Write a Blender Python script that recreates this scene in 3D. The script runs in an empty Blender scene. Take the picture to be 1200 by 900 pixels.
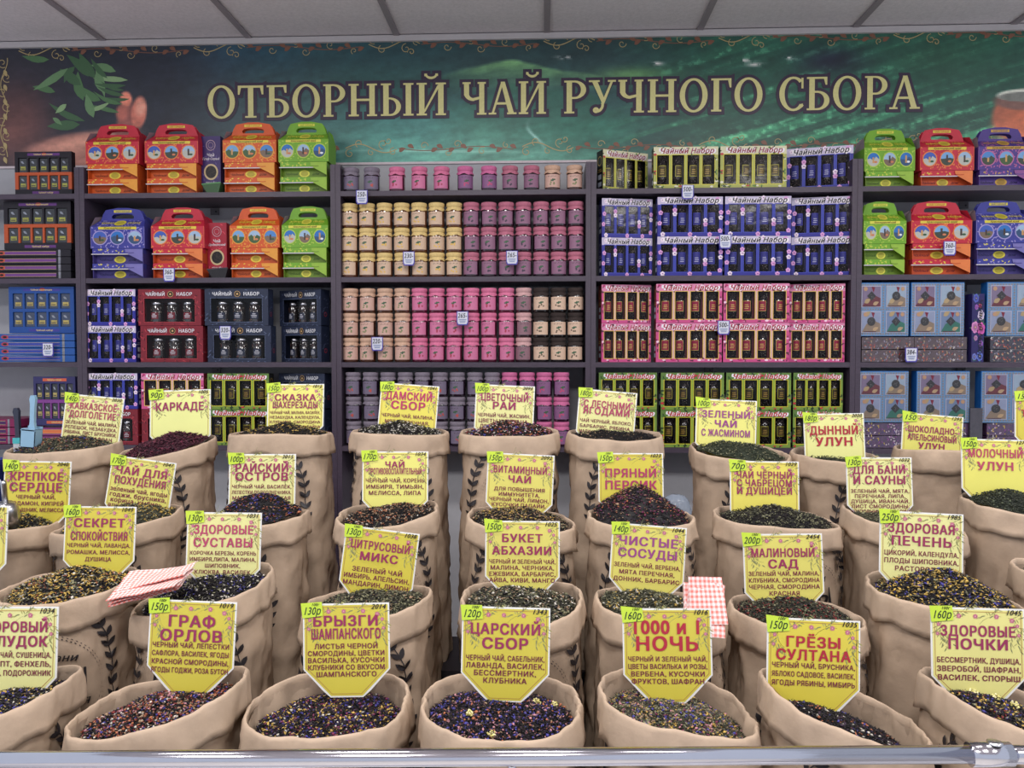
import bpy, math, random
import numpy as np
from mathutils import Vector, Euler, noise as mnoise
from mathutils.geometry import tessellate_polygon
PI = math.pi
R = random.Random(7)
scn = bpy.context.scene
COL = scn.collection

def lin(r, g, b):
    f = lambda v: ((v/255)/12.92 if v/255 <= .04045 else ((v/255+.055)/1.055)**2.4)
    m = (r+g+b)/3; k = .10
    return tuple(f(v+(m-v)*k) for v in (r, g, b))

# ------------------------------------------------------------------ camera
CAM = Vector((0, -2.88, 1.55)); F = 900.0
cd = bpy.data.cameras.new('camera'); cam = bpy.data.objects.new('camera', cd); COL.objects.link(cam)
cd.sensor_width = 36; cd.lens = 27; cd.clip_start = .05
cam.location = CAM; cam.rotation_euler = (math.radians(90-1.7), 0, math.radians(2.4))
scn.camera = cam
RM = Euler(cam.rotation_euler).to_matrix()
def P(px, py, Y):
    """where the sight line of a photograph point meets the upright plane y = Y"""
    d = RM @ Vector(((px-600)/F, -(py-450)/F, -1))
    return CAM + d*((Y-CAM.y)/d.y)
def proj(x, y, z):
    v = RM.transposed() @ (Vector((x, y, z))-CAM)
    return 600+F*v.x/-v.z, 450-F*v.y/-v.z

# ------------------------------------------------------------------ light
w = bpy.data.worlds.new('world'); scn.world = w; w.use_nodes = True
w.node_tree.nodes['Background'].inputs[0].default_value = (.80, .86, 1, 1)
w.node_tree.nodes['Background'].inputs[1].default_value = .62
def area(name, loc, sx, sy, power, rot=(0, 0, 0), col=(1, .97, .95)):
    l = bpy.data.lights.new(name, 'AREA'); l.shape = 'RECTANGLE'; l.size = sx; l.size_y = sy; l.energy = power; l.color = col
    o = bpy.data.objects.new(name, l); o.location = loc; o.rotation_euler = rot; COL.objects.link(o)
    return o
CEIL = P(545, 42, .22).z
for lx in (-1.75, -.35, 1.05, 2.45):
    area('ceiling_lamp', (lx, -1.45, CEIL-.02), .6, .25, 10)
for lx in (-1.9, -.1, 1.7):
    area('ceiling_lamp', (lx, -3.1, CEIL-.02), .6, .6, 27)
vs = scn.view_settings
vs.view_transform = 'Standard'; vs.look = 'None'; vs.gamma = 1; vs.exposure = .42; vs.use_curve_mapping = False

# ------------------------------------------------------------------ materials
def mat(name, rough=.5, metal=0, col=None, coat=0, bump=0, bscale=200, vary=.08, vscale=40, spec=.5, trans=0, alpha=1, detail=4, stretch=None):
    m = bpy.data.materials.new(name); m.use_nodes = True; nt = m.node_tree; N = nt.nodes; L = nt.links
    b = N['Principled BSDF']
    b.inputs['Roughness'].default_value = rough; b.inputs['Metallic'].default_value = metal
    b.inputs['Coat Weight'].default_value = coat; b.inputs['Coat Roughness'].default_value = .12
    b.inputs['Specular IOR Level'].default_value = spec
    tc = N.new('ShaderNodeTexCoord'); src = tc.outputs['Object']
    if stretch:
        mp = N.new('ShaderNodeMapping'); mp.inputs['Scale'].default_value = stretch; L.new(src, mp.inputs[0]); src = mp.outputs[0]
    nz = N.new('ShaderNodeTexNoise'); nz.inputs['Scale'].default_value = vscale; nz.inputs['Detail'].default_value = detail
    L.new(src, nz.inputs['Vector'])
    mr = N.new('ShaderNodeMapRange'); mr.inputs['From Min'].default_value = .3; mr.inputs['From Max'].default_value = .7
    mr.inputs['To Min'].default_value = 1-vary; mr.inputs['To Max'].default_value = 1+vary
    L.new(nz.outputs['Fac'], mr.inputs['Value'])
    mx = N.new('ShaderNodeVectorMath'); mx.operation = 'SCALE'
    if col is None:
        at = N.new('ShaderNodeAttribute'); at.attribute_name = 'Col'; L.new(at.outputs['Color'], mx.inputs[0])
    else:
        mx.inputs[0].default_value = lin(*col)
    L.new(mr.outputs[0], mx.inputs['Scale']); L.new(mx.outputs[0], b.inputs['Base Color'])
    if bump:
        n2 = N.new('ShaderNodeTexNoise'); n2.inputs['Scale'].default_value = bscale; n2.inputs['Detail'].default_value = 5
        L.new(src, n2.inputs['Vector'])
        bp = N.new('ShaderNodeBump'); bp.inputs['Strength'].default_value = bump; bp.inputs['Distance'].default_value = .002
        L.new(n2.outputs['Fac'], bp.inputs['Height']); L.new(bp.outputs[0], b.inputs['Normal'])
    if trans:
        b.inputs['Transmission Weight'].default_value = trans
    if alpha < 1:
        b.inputs['Alpha'].default_value = alpha
    return m
M = {
 'card': mat('glossy_card', .42, spec=.3, vary=.05),
 'ink': mat('printing_ink', .5, vary=.04),
 'panel': mat('sign_card', .38, vary=.03, vscale=15),
 'banner': mat('banner_vinyl', .42, vary=.05, vscale=120, spec=.6),
 'kraft': mat('kraft_paper', .8, col=(181, 157, 134), bump=.6, bscale=55, vary=.09, vscale=22, detail=8, spec=.25),
 'laminate': mat('wenge_laminate', .42, col=(66, 54, 70), bump=.12, bscale=90, vary=.14, vscale=30, stretch=(1, 6, 6)),
 'wall': mat('wall_paint', .85, col=(178, 178, 184), bump=.15, bscale=150, vary=.03),
 'tile': mat('ceiling_board', .95, col=(218, 209, 211), bump=.5, bscale=260, vary=.07, vscale=90),
 'tbar': mat('ceiling_runner_enamel', .5, col=(146, 136, 140), vary=.03),
 'trim': mat('white_trim', .5, col=(196, 190, 190), vary=.03),
 'floor': mat('floor_tile', .4, col=(214, 208, 200), vary=.1, vscale=5),
 'dark': mat('dark_board', .6, col=(40, 36, 42), vary=.1),
 'tea': mat('dry_tea', .62, vary=.25, vscale=300, spec=.35),
 'jamglass': mat('jam_glass', .06, coat=.6, vary=.1, spec=.8),
 'cloth': mat('cover_cloth', .85, bump=.3, bscale=500, vary=.1, vscale=120, spec=.2),
 'labelp': mat('label_paper', .55, vary=.05, vscale=200),
 'plastic': mat('smooth_plastic', .3, vary=.04, vscale=30),
 'chrome': mat('polished_chrome', .13, metal=1, col=(205, 205, 215), vary=.02),
 'steel': mat('brushed_steel', .28, metal=1, col=(190, 190, 195), vary=.06),
 'wrap': mat('crumpled_film_wrap', .16, coat=.8, bump=1, bscale=45, vary=.25, vscale=50),
 'counter': mat('counter_enamel', .35, col=(150, 150, 156), vary=.03),
}
def film_mat(name, tint, op):
    m = bpy.data.materials.new(name); m.use_nodes = True; nt = m.node_tree; N = nt.nodes; L = nt.links
    out = N['Material Output']; N.remove(N['Principled BSDF'])
    tr = N.new('ShaderNodeBsdfTransparent'); tr.inputs[0].default_value = (*tint, 1)
    gl = N.new('ShaderNodeBsdfGlossy'); gl.inputs['Roughness'].default_value = .13
    fr = N.new('ShaderNodeFresnel'); fr.inputs['IOR'].default_value = 1.45
    nz = N.new('ShaderNodeTexNoise'); nz.inputs['Scale'].default_value = 25
    tc = N.new('ShaderNodeTexCoord'); L.new(tc.outputs['Object'], nz.inputs['Vector'])
    bp = N.new('ShaderNodeBump'); bp.inputs['Strength'].default_value = .25; bp.inputs['Distance'].default_value = .003
    L.new(nz.outputs['Fac'], bp.inputs['Height']); L.new(bp.outputs[0], gl.inputs['Normal'])
    ad = N.new('ShaderNodeMath'); ad.operation = 'MULTIPLY'; ad.inputs[1].default_value = op; L.new(fr.outputs[0], ad.inputs[0])
    mx = N.new('ShaderNodeMixShader'); L.new(ad.outputs[0], mx.inputs[0]); L.new(tr.outputs[0], mx.inputs[1]); L.new(gl.outputs[0], mx.inputs[2])
    L.new(mx.outputs[0], out.inputs[0]); return m
M['film'] = film_mat('clear_window_film', (.97, .97, .98), .55)
M['bagfilm'] = mat('clear_bag_film', .18, col=(176, 192, 214), alpha=.5, bump=.6, bscale=40)
def gingham():
    m = bpy.data.materials.new('gingham_print'); m.use_nodes = True; nt = m.node_tree; N = nt.nodes; L = nt.links
    b = N['Principled BSDF']; b.inputs['Roughness'].default_value = .7
    uv = N.new('ShaderNodeAttribute'); uv.attribute_name = 'gco'
    sp = N.new('ShaderNodeSeparateXYZ'); L.new(uv.outputs['Vector'], sp.inputs[0])
    outs = []
    for a in (0, 1):
        f = N.new('ShaderNodeMath'); f.operation = 'FRACT'; s = N.new('ShaderNodeMath'); s.operation = 'MULTIPLY'; s.inputs[1].default_value = 105
        L.new(sp.outputs[a], s.inputs[0]); L.new(s.outputs[0], f.inputs[0])
        g = N.new('ShaderNodeMath'); g.operation = 'GREATER_THAN'; g.inputs[1].default_value = .5; L.new(f.outputs[0], g.inputs[0]); outs.append(g)
    ad = N.new('ShaderNodeMath'); ad.operation = 'ADD'; L.new(outs[0].outputs[0], ad.inputs[0]); L.new(outs[1].outputs[0], ad.inputs[1])
    hf = N.new('ShaderNodeMath'); hf.operation = 'MULTIPLY'; hf.inputs[1].default_value = .5; L.new(ad.outputs[0], hf.inputs[0])
    mx = N.new('ShaderNodeMix'); mx.data_type = 'RGBA'; L.new(hf.outputs[0], mx.inputs[0])
    mx.inputs[6].default_value = (*lin(240, 222, 220), 1); mx.inputs[7].default_value = (*lin(232, 120, 108), 1)
    L.new(mx.outputs[2], b.inputs['Base Color']); return m
M['gingham'] = gingham()

# ------------------------------------------------------------------ object helpers
def tag(o, label=None, cat=None, group=None, kind=None):
    if label and len(label.replace('-', ' ').split()) > 15: print('LONG', label)
    if label: o['label'] = label
    if cat: o['category'] = cat
    if group: o['group'] = group
    if kind: o['kind'] = kind
    return o
def empty(name, loc=(0, 0, 0), rz=0, label=None, cat=None, group=None):
    o = bpy.data.objects.new(name, None); o.empty_display_size = .05; COL.objects.link(o)
    o.location = loc; o.rotation_euler = (0, 0, rz)
    return tag(o, label, cat, group)
def dup(o, parent=None):
    c = o.copy(); COL.objects.link(c)
    if parent: c.parent = parent
    for ch in list(o.children): dup(ch, c)
    return c
def np_mesh(name, V, Fc, cols, material, parent=None, smooth=False):
    """V (n,3), Fc (m,k) equal-sided faces, cols (m,3)"""
    me = bpy.data.meshes.new(name); n, (m, k) = len(V), Fc.shape
    me.vertices.add(n); me.vertices.foreach_set('co', np.asarray(V, np.float32).ravel())
    me.loops.add(m*k); me.loops.foreach_set('vertex_index', Fc.astype(np.int32).ravel())
    me.polygons.add(m); me.polygons.foreach_set('loop_start', np.arange(0, m*k, k, dtype=np.int32))
    me.update(calc_edges=True)
    if cols is not None:
        a = me.color_attributes.new('Col', 'FLOAT_COLOR', 'CORNER')
        c = np.ones((m*k, 4), np.float32); c[:, :3] = np.repeat(cols, k, axis=0); a.data.foreach_set('color', c.ravel())
    if smooth: me.polygons.foreach_set('use_smooth', np.ones(m, bool))
    me.materials.append(material)
    o = bpy.data.objects.new(name, me); COL.objects.link(o); o.parent = parent
    return o
class MB:
    def __init__(s): s.v = []; s.f = []; s.c = []
    def add(s, vs, fs, col):
        n = len(s.v); s.v += [tuple(p) for p in vs]
        for f in fs: s.f.append(tuple(n+i for i in f))
        if isinstance(col, list): s.c += col
        else: s.c += [col]*len(fs)
    def box(s, x0, x1, y0, y1, z0, z1, col):
        v = [(x, y, z) for z in (z0, z1) for y in (y0, y1) for x in (x0, x1)]
        s.add(v, [(0, 2, 3, 1), (4, 5, 7, 6), (0, 1, 5, 4), (1, 3, 7, 5), (3, 2, 6, 7), (2, 0, 4, 6)], col)
    def poly(s, pts, col, y=None):
        if y is not None: pts = [(p[0], y, p[1]) for p in pts]
        s.add(pts, [tuple(range(len(pts)))], col)
    def rect(s, x0, x1, z0, z1, y, col): s.poly([(x0, z0), (x1, z0), (x1, z1), (x0, z1)], col, y)
    def disc(s, x, z, rx, rz, y, col, n=14, a0=0): s.poly([(x+rx*math.cos(a0+2*PI*i/n), z+rz*math.sin(a0+2*PI*i/n)) for i in range(n)], col, y)
    def ring(s, x, z, r0, r1, y, col, n=18, ey=1):
        v = [(x+r*math.cos(2*PI*i/n), y, z+r*ey*math.sin(2*PI*i/n)) for i in range(n) for r in (r0, r1)]
        s.add(v, [(2*i, (2*i+2) % (2*n), (2*i+3) % (2*n), 2*i+1) for i in range(n)], col)
    def prism(s, pts, y0, y1, col, side=None):
        n = len(pts); v = [(p[0], y0, p[1]) for p in pts]+[(p[0], y1, p[1]) for p in pts]
        s.add(v, [tuple(range(n)), tuple(range(2*n-1, n-1, -1))], col)
        s.add(v, [(i, i+n, (i+1) % n+n, (i+1) % n) for i in range(n)], side or col)
    def lathe(s, prof, n, col, cx=0, cy=0, fn=None):
        v = []
        for j, (r, z) in enumerate(prof):
            for i in range(n):
                a = 2*PI*i/n; rr, zz = (fn(r, z, a, j) if fn else (r, z)); v.append((cx+rr*math.cos(a), cy+rr*math.sin(a), zz))
        s.add(v, [(j*n+i, j*n+(i+1) % n, (j+1)*n+(i+1) % n, (j+1)*n+i) for j in range(len(prof)-1) for i in range(n)], col)
    def ribbon(s, pts, w, y, col, taper=False):
        v = []; n = len(pts)
        for i, p in enumerate(pts):
            a = pts[max(i-1, 0)]; b = pts[min(i+1, n-1)]; dx, dz = b[0]-a[0], b[1]-a[1]; l = math.hypot(dx, dz) or 1
            ww = w*(math.sin(PI*(i+.5)/n)**.6 if taper else 1)/2
            v += [(p[0]-dz/l*ww, y, p[1]+dx/l*ww), (p[0]+dz/l*ww, y, p[1]-dx/l*ww)]
        s.add(v, [(2*i, 2*i+1, 2*i+3, 2*i+2) for i in range(n-1)], col)
    def leaf(s, x, z, l, w, a, y, col, bend=0):
        top = []; bot = []
        for i in range(6):
            t = i/5; xx = l*t; off = bend*l*math.sin(PI*t); h = w*.5*math.sin(PI*t**.8)
            top.append((xx, off+h)); bot.append((xx, off-h))
        pts = [(x+p*math.cos(a)-q*math.sin(a), z+p*math.sin(a)+q*math.cos(a)) for p, q in bot+top[::-1][1:-1]]
        s.poly(pts, col, y)
    def flower(s, x, z, r, y, col, mid, n=5):
        for i in range(n):
            a = 2*PI*i/n+.3; s.disc(x+r*.55*math.cos(a), z+r*.55*math.sin(a), r*.5, r*.5, y-.0001*(i % 2), col, 8)
        s.disc(x, z, r*.28, r*.28, y-.0003, mid, 6)
    def text(s, t, x, z, size, col, y=0, align='C', off=.0, shear=0, maxw=None, sx=1, rot=0):
        bold = off*.55 if off > .01 else 0; off = 0
        gl = [glyph(ch, off) for ch in t]; wd = sum(g[2]+bold*1.2 for g in gl)*size*sx
        if maxw and wd > maxw: sx *= maxw/wd; wd = maxw
        x0 = -wd/2 if align == 'C' else 0
        cr, sr = math.cos(rot), math.sin(rot)
        for g in gl:
            for bi, (bx, bz) in enumerate(((0, 0), (-1, .45), (1, -.45), (-1, -.45), (1, .45)) if bold else ((0, 0),)):
                if not len(g[0]): break
                vs_ = []
                for (gx, gz, gd) in g[0]:
                    px = x0+(gx+bx*bold+shear*gz)*size*sx; pz = (gz+bz*bold)*size; vs_.append((x+px*cr-pz*sr, y-bi*.00003-gd*size, z+px*sr+pz*cr))
                s.add(vs_, g[1], col)
            x0 += (g[2]+bold*1.2)*size*sx
    def build(s, name, material='card', parent=None, smooth=False):
        me = bpy.data.meshes.new(name); me.from_pydata(s.v, [], s.f)
        if s.c and s.c[0] is not None:
            a = me.color_attributes.new('Col', 'FLOAT_COLOR', 'CORNER')
            k = np.array([len(f) for f in s.f]); c = np.ones((k.sum(), 4), np.float32); c[:, :3] = np.repeat(np.array(s.c, np.float32), k, axis=0)
            a.data.foreach_set('color', c.ravel())
        if smooth: me.polygons.foreach_set('use_smooth', np.ones(len(s.f), bool))
        me.materials.append(M[material]); me.validate()
        o = bpy.data.objects.new(name, me); COL.objects.link(o); o.parent = parent
        return o
_gc = {}
def _raw(body, off):
    """outline of a letter, each stroke contour filled on its own so that overlapping strokes stay solid"""
    c = bpy.data.curves.new('t', 'FONT'); c.body = body; c.resolution_u = 3; c.fill_mode = 'NONE'
    o = bpy.data.objects.new('t', c); COL.objects.link(o)
    m = o.evaluated_get(bpy.context.evaluated_depsgraph_get()).to_mesh()
    pts = [(p.co.x, p.co.y) for p in m.vertices]; nb = {}
    for e in m.edges:
        i, j = e.vertices; nb.setdefault(i, []).append(j); nb.setdefault(j, []).append(i)
    bpy.data.objects.remove(o); bpy.data.curves.remove(c)
    loops, seen = [], set()
    for st in sorted(nb):
        if st in seen: continue
        lp = [st]; seen.add(st); cur = st
        nx_ = st+1 if st+1 in nb[st] else nb[st][0]
        while nx_ not in seen:
            lp.append(nx_); seen.add(nx_); cur = nx_
            nxt = [k for k in nb[cur] if k not in seen]
            if not nxt: break
            nx_ = nxt[0]
        lp = [pts[k] for k in lp]; cl = [p for i, p in enumerate(lp) if math.dist(p, lp[i-1]) > 1e-4]
        if len(cl) > 2: loops.append(cl)
    ar = lambda l: sum(l[i-1][0]*l[i][1]-l[i][0]*l[i-1][1] for i in range(len(l)))/2
    def inside(p, l):
        r = False
        for i in range(len(l)):
            (x1, y1), (x2, y2) = l[i-1], l[i]
            if (y1 > p[1]) != (y2 > p[1]) and p[0] < (x2-x1)*(p[1]-y1)/(y2-y1)+x1: r = not r
        return r
    def split(l, dep=0):
        n = len(l)
        for i in range(n):
            a, b = l[i], l[(i+1) % n]
            for j in range(i+2, n):
                if (j+1) % n == i: continue
                c, d = l[j], l[(j+1) % n]; den = (b[0]-a[0])*(d[1]-c[1])-(b[1]-a[1])*(d[0]-c[0])
                if abs(den) < 1e-9: continue
                t = ((c[0]-a[0])*(d[1]-c[1])-(c[1]-a[1])*(d[0]-c[0]))/den; u = ((c[0]-a[0])*(b[1]-a[1])-(c[1]-a[1])*(b[0]-a[0]))/den
                if 1e-4 < t < 1-1e-4 and 1e-4 < u < 1-1e-4 and dep < 8:
                    X = (a[0]+t*(b[0]-a[0]), a[1]+t*(b[1]-a[1]))
                    return split(l[:i+1]+[X]+l[j+1:], dep+1)+split([X]+l[i+1:j+1], dep+1)
        return [l] if n > 2 else []
    loops = [q for l in loops for q in split(l)]
    if not loops: return [], []
    sgn = 1 if ar(max(loops, key=lambda l: abs(ar(l)))) > 0 else -1
    outs = [l for l in loops if ar(l)*sgn > 0]; holes = [l for l in loops if ar(l)*sgn <= 0]; own = {i: [] for i in range(len(outs))}
    for h in holes:
        c_ = [(sum(inside(p, u) for p in h), -abs(ar(u)), i) for i, u in enumerate(outs)]
        full = [t for t in c_ if t[0] >= len(h)*.6] or c_
        own[max(full, key=lambda t: (t[0] >= len(h)*.6, t[1]))[2]].append(h)
    V_, F_ = [], []
    for i, u in enumerate(outs):
        ring = [u]+own[i]; flat = [p for l in ring for p in l]; n0 = len(V_)
        V_ += [(p[0], p[1], i*.006) for p in flat]
        for t in tessellate_polygon([[Vector((p[0], p[1], 0)) for p in l] for l in ring]): F_.append(tuple(n0+k for k in t))
    return V_, F_
def glyph(ch, off=0):
    k = (ch, off)
    if k not in _gc:
        if ch == ' ': _gc[k] = ([], [], .27)
        else:
            if 'HH' not in _gc: _gc['HH'] = max(p[0] for p in _raw('HH', 0)[0])
            adv = max(p[0] for p in _raw('H'+ch+'H', 0)[0])-_gc['HH']+.02
            v, f = _raw(ch, 0); _gc[k] = (v, f, adv)
    return _gc[k]

# ------------------------------------------------------------------ the room
YW = .22
X0, X1 = -3.2, 3.4
def slab(name, x0, x1, y0, y1, z0, z1, m, label=None, parent=None):
    b = MB(); b.box(x0, x1, y0, y1, z0, z1, None); b.c = []
    o = b.build(name, m, parent)
    if not parent: tag(o, label, kind='structure')
    return o
slab('floor', X0, X1, -6, YW+.1, -.1, 0, 'floor', 'pale tiled shop floor')
slab('wall_back', X0, X1, YW, YW+.1, 0, CEIL+.12, 'wall', 'light grey painted wall behind the shelves')
ceiling = slab('ceiling', X0, X1, -6, YW, CEIL+.06, CEIL+.1, 'tile', 'suspended ceiling of speckled grey boards')
xs0 = P(641, 45, YW).x
tb = MB(); tb.box(-.288, .288, -.288, .288, -.006, .006, None); tb.c = []
t0 = None
xs = [xs0+.6*i for i in range(-5, 6)]
for i in range(-5, 5):
    for j in range(5):
        if t0 is None: t = t0 = tb.build('ceiling_tile', 'tile', ceiling)
        else: t = t0.copy(); COL.objects.link(t)
        t.location = (xs0+.6*i+.3, YW-.3-.6*j, CEIL+.012)
for i in range(-5, 6):
    slab('ceiling_runner', xs0+.6*i-.012, xs0+.6*i+.012, -6, YW, CEIL-.002, CEIL+.02, 'tbar', parent=ceiling)
for j in range(5):
    slab('cross_runner', X0, X1, YW-.6-.6*j-.010, YW-.6-.6*j+.010, CEIL-.001, CEIL+.019, 'tbar', parent=ceiling)
slab('trim_1', X0, X1, YW-.018, YW, CEIL-.022, CEIL+.001, 'trim', 'thin white angle trim where ceiling meets the wall')
# ------------------------------------------------------------------ the banner
YB = YW-.006
bz0, bz1 = P(545, 189, YB).z, CEIL-.022
bx0, bx1 = P(-3, 100, YB).x, P(1290, 100, YB).x
banner = empty('banner', ((bx0+bx1)/2, YB, bz0), 0, 'long green vinyl banner with tea hills and gold heading under the ceiling', 'banner')
bo = Vector(banner.location)
def vnoise(x, y, seed):
    rs = np.random.RandomState(seed); T = rs.rand(256, 256)
    xi = np.floor(x).astype(int); yi = np.floor(y).astype(int); fx = x-xi; fy = y-yi
    fx = fx*fx*(3-2*fx); fy = fy*fy*(3-2*fy); g = lambda a, b: T[a % 256, b % 256]
    return (g(xi, yi)*(1-fx)+g(xi+1, yi)*fx)*(1-fy)+(g(xi, yi+1)*(1-fx)+g(xi+1, yi+1)*fx)*fy
def fbm(x, y, s, o=4):
    return sum(vnoise(x*2**k, y*2**k, s+k)*.5**k for k in range(o))/sum(.5**k for k in range(o))
def paint(X, Y):
    """the printed landscape: X 0..1200 along the banner, Y 0..1 from its top"""
    c = np.zeros(X.shape+(3,)); c[:] = (40, 52, 62)
    def mix(col, wgt):
        wgt = np.clip(wgt, 0, 1)[..., None]; c[:] = c*(1-wgt)+np.array(col)*wgt
    S = lambda a, b, v: np.clip((v-a)/(b-a), 0, 1)
    bell = lambda v, m, s: np.exp(-((v-m)/s)**2)
    Yp = Y*140
    n1 = fbm(X/60, Yp/30, 1); n2 = fbm(X/22+Yp/14, Yp/9, 5); n3 = fbm(X/7, Yp/5, 9, 3)
    mix((34, 84, 112), bell(X, 400, 150)*S(.4, .0, Y)*.9)
    mix((36, 62, 60), S(250, 380, X)*.7)
    mix((66, 124, 118), bell(X, 520, 190)*S(.15, .6, Y)*.85)
    R0 = 18+20*np.abs((X-600)/110)**1.3+10*n1
    mix((34, 66, 64), S(.48, .56, n1)*bell(X, 470, 150)*bell(Y, .4, .2)*.8)
    mix((112, 160, 104), S(0, 4, Yp-R0)*S(62, 26, Yp)*S(505, 560, X)*S(730, 690, X)*(.45+.8*n2)*.95)
    mix((40, 84, 66), S(0, 6, Yp-R0-14-26*n1)*S(500, 560, X)*S(760, 700, X)*.55)
    mix((112, 156, 92), bell(X, 750, 45)*bell(Yp, 42, 8)*.8)
    mix((100, 168, 146), bell(X, 560, 190)*S(.62, .95, Y)*(.35+.9*n2)*.8)
    mix((46, 100, 84), bell(X, 690, 90)*bell(Y, .75, .15)*S(.4, .6, n1)*.7)
    mix((34, 76, 62), S(720, 830, X)*.85)
    st = fbm((X+Yp*2.2)/50, (Yp+X*.28)/7, 21)
    mix((66, 150, 108), S(700, 860, X)*S(.40, .66, st)*(.25+.75*S(.35, .9, Y))*.85)
    mix((116, 200, 148), S(720, 860, X)*S(.50, .70, n3)*S(.42, .8, st+Y*.35-.15)*.6)
    mix((26, 28, 46), bell(X, 975, 40)*bell(Yp, 30, 16)*.9)
    mix((40, 76, 58), bell(X, 1110, 80)*bell(Yp, 30, 30)*.5)
    for (hx, hy, hr) in ((870, 28, 12), (885, 33, 10), (925, 26, 8), (663, 21, 10), (770, 30, 7)):
        mix((196, 190, 186), bell(X, hx, hr)*bell(Yp, hy, 2.2)*S(.42, .6, n3)*.9)
    rd = 118+14*np.sin((X-628)/16)
    mix((150, 190, 180), bell(X, 628+10*np.sin(Yp/9), 2.5)*bell(Yp, 112, 13)*.8)
    mix((150, 196, 180), bell(X, 520, 90)*bell(Yp, 128+.02*(X-520), 1.6)*.6)
    mix((30, 28, 38), S(260, 200, X)*.55)
    mix((58, 38, 42), bell(X, 20, 45)*bell(Y, .6, .4)*.9)
    # the open hand under the picked leaves
    def blob(cx, cy, rx, ry, col, soft=.18, rot=0):
        dx = X-cx; dy = Yp-cy; u = (dx*math.cos(rot)+dy*math.sin(rot))/rx; v = (-dx*math.sin(rot)+dy*math.cos(rot))/ry
        mix(col, S(1+soft, 1-soft, np.sqrt(u*u+v*v)))
    blob(15, 98, 30, 34, (96, 62, 58), .9)
    blob(92, 130, 72, 28, (120, 82, 76), .12, -.06)
    blob(98, 128, 62, 24, (158, 108, 96), .2, -.1); blob(95, 113, 48, 9, (186, 132, 114), .7, -.18)
    blob(146, 104, 12, 40, (128, 76, 70), .2, .1)
    blob(162, 78, 9, 19, (178, 104, 88), .15, .12); blob(164, 72, 6, 10, (206, 140, 120), .4, .12)
    blob(147, 62, 7, 9, (196, 118, 98), .2); blob(142, 78, 7, 9, (160, 92, 80), .3)
    # the glass of tea
    blob(1204, 96, 40, 30, (150, 84, 62), .08); blob(1204, 108, 34, 20, (176, 96, 66), .4)
    blob(1204, 78, 38, 11, (108, 78, 70), .12); blob(1204, 72, 35, 7, (176, 178, 166), .1); blob(1204, 74, 33, 5.5, (104, 106, 100), .1)
    c *= (1.24+.26*(n3-.5)+.3*(n2-.5))[..., None]
    return np.clip(c, 0, 255)
nx, nz = 760, 96
gx = np.linspace(bx0, bx1, nx+1); gz = np.linspace(bz0, bz1, nz+1)
GX, GZ = np.meshgrid((gx[:-1]+gx[1:])/2, (gz[:-1]+gz[1:])/2)
q = np.array([proj(x, YB, bz0+.4)[0] for x in (gx[:-1]+gx[1:])/2])
pc = paint(np.broadcast_to(q, GX.shape), (bz1-GZ)/(bz1-bz0)).reshape(-1, 3)/255
pc = np.where(pc <= .04045, pc/12.92, ((pc+.055)/1.055)**2.4)
VX, VZ = np.meshgrid(gx, gz); V = np.stack([VX.ravel(), np.full(VX.size, YB), VZ.ravel()], 1)-np.array(bo)
ii = np.arange(nz)[:, None]*(nx+1)+np.arange(nx)[None, :]; ii = ii.ravel()
np_mesh('printed_landscape', V, np.stack([ii, ii+1, ii+nx+2, ii+nx+1], 1), pc, M['banner'], banner)
b = MB(); b.box(bx0-bo.x, bx1-bo.x, .0005, .004, 0, bz1-bz0, lin(210, 205, 205)); b.box(bx0-bo.x, bx1-bo.x, -.001, .004, -.009, 0, lin(214, 200, 205))
b.build('backing_sheet', 'card', banner)
def BP(px, py): p = P(px, py, YB)-bo; return (p.x, p.z)
# leaves held in the hand
b = MB()
gr = [lin(104, 146, 96), lin(80, 124, 76), lin(140, 176, 120), lin(64, 104, 66)]
rr = random.Random(3)
for (x, y, x2, y2, wd) in [(65, 108, 40, 102, 6), (80, 80, 42, 104, 7), (104, 90, 80, 66, 8), (95, 100, 72, 82, 9), (112, 92, 94, 64, 9), (98, 118, 92, 86, 9), (110, 138, 102, 112, 8), (136, 84, 108, 77, 7), (150, 94, 112, 92, 5),
        (148, 100, 112, 98, 4), (146, 112, 116, 102, 4), (144, 122, 112, 108, 4), (140, 132, 108, 124, 4), (100, 142, 60, 122, 6), (94, 146, 58, 148, 9), (78, 122, 66, 132, 5), (118, 118, 96, 102, 8), (120, 108, 114, 84, 6),
        (58, 70, 28, 66, 6), (112, 80, 122, 112, 6), (104, 130, 128, 120, 4), (88, 78, 76, 96, 6), (146, 106, 120, 96, 3), (152, 116, 124, 114, 3), (62, 138, 72, 146, 4), (126, 92, 108, 70, 5)]:
    p, q2 = BP(x, y), BP(x2, y2); l = math.dist(p, q2); a = math.atan2(q2[1]-p[1], q2[0]-p[0])
    b.leaf(p[0], p[1], l*1.08, wd*.0046, a, -.0008-rr.random()*.0006, gr[rr.randrange(4)], rr.uniform(-.12, .12))
b.build('picked_tea_leaves', 'banner', banner)
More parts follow.
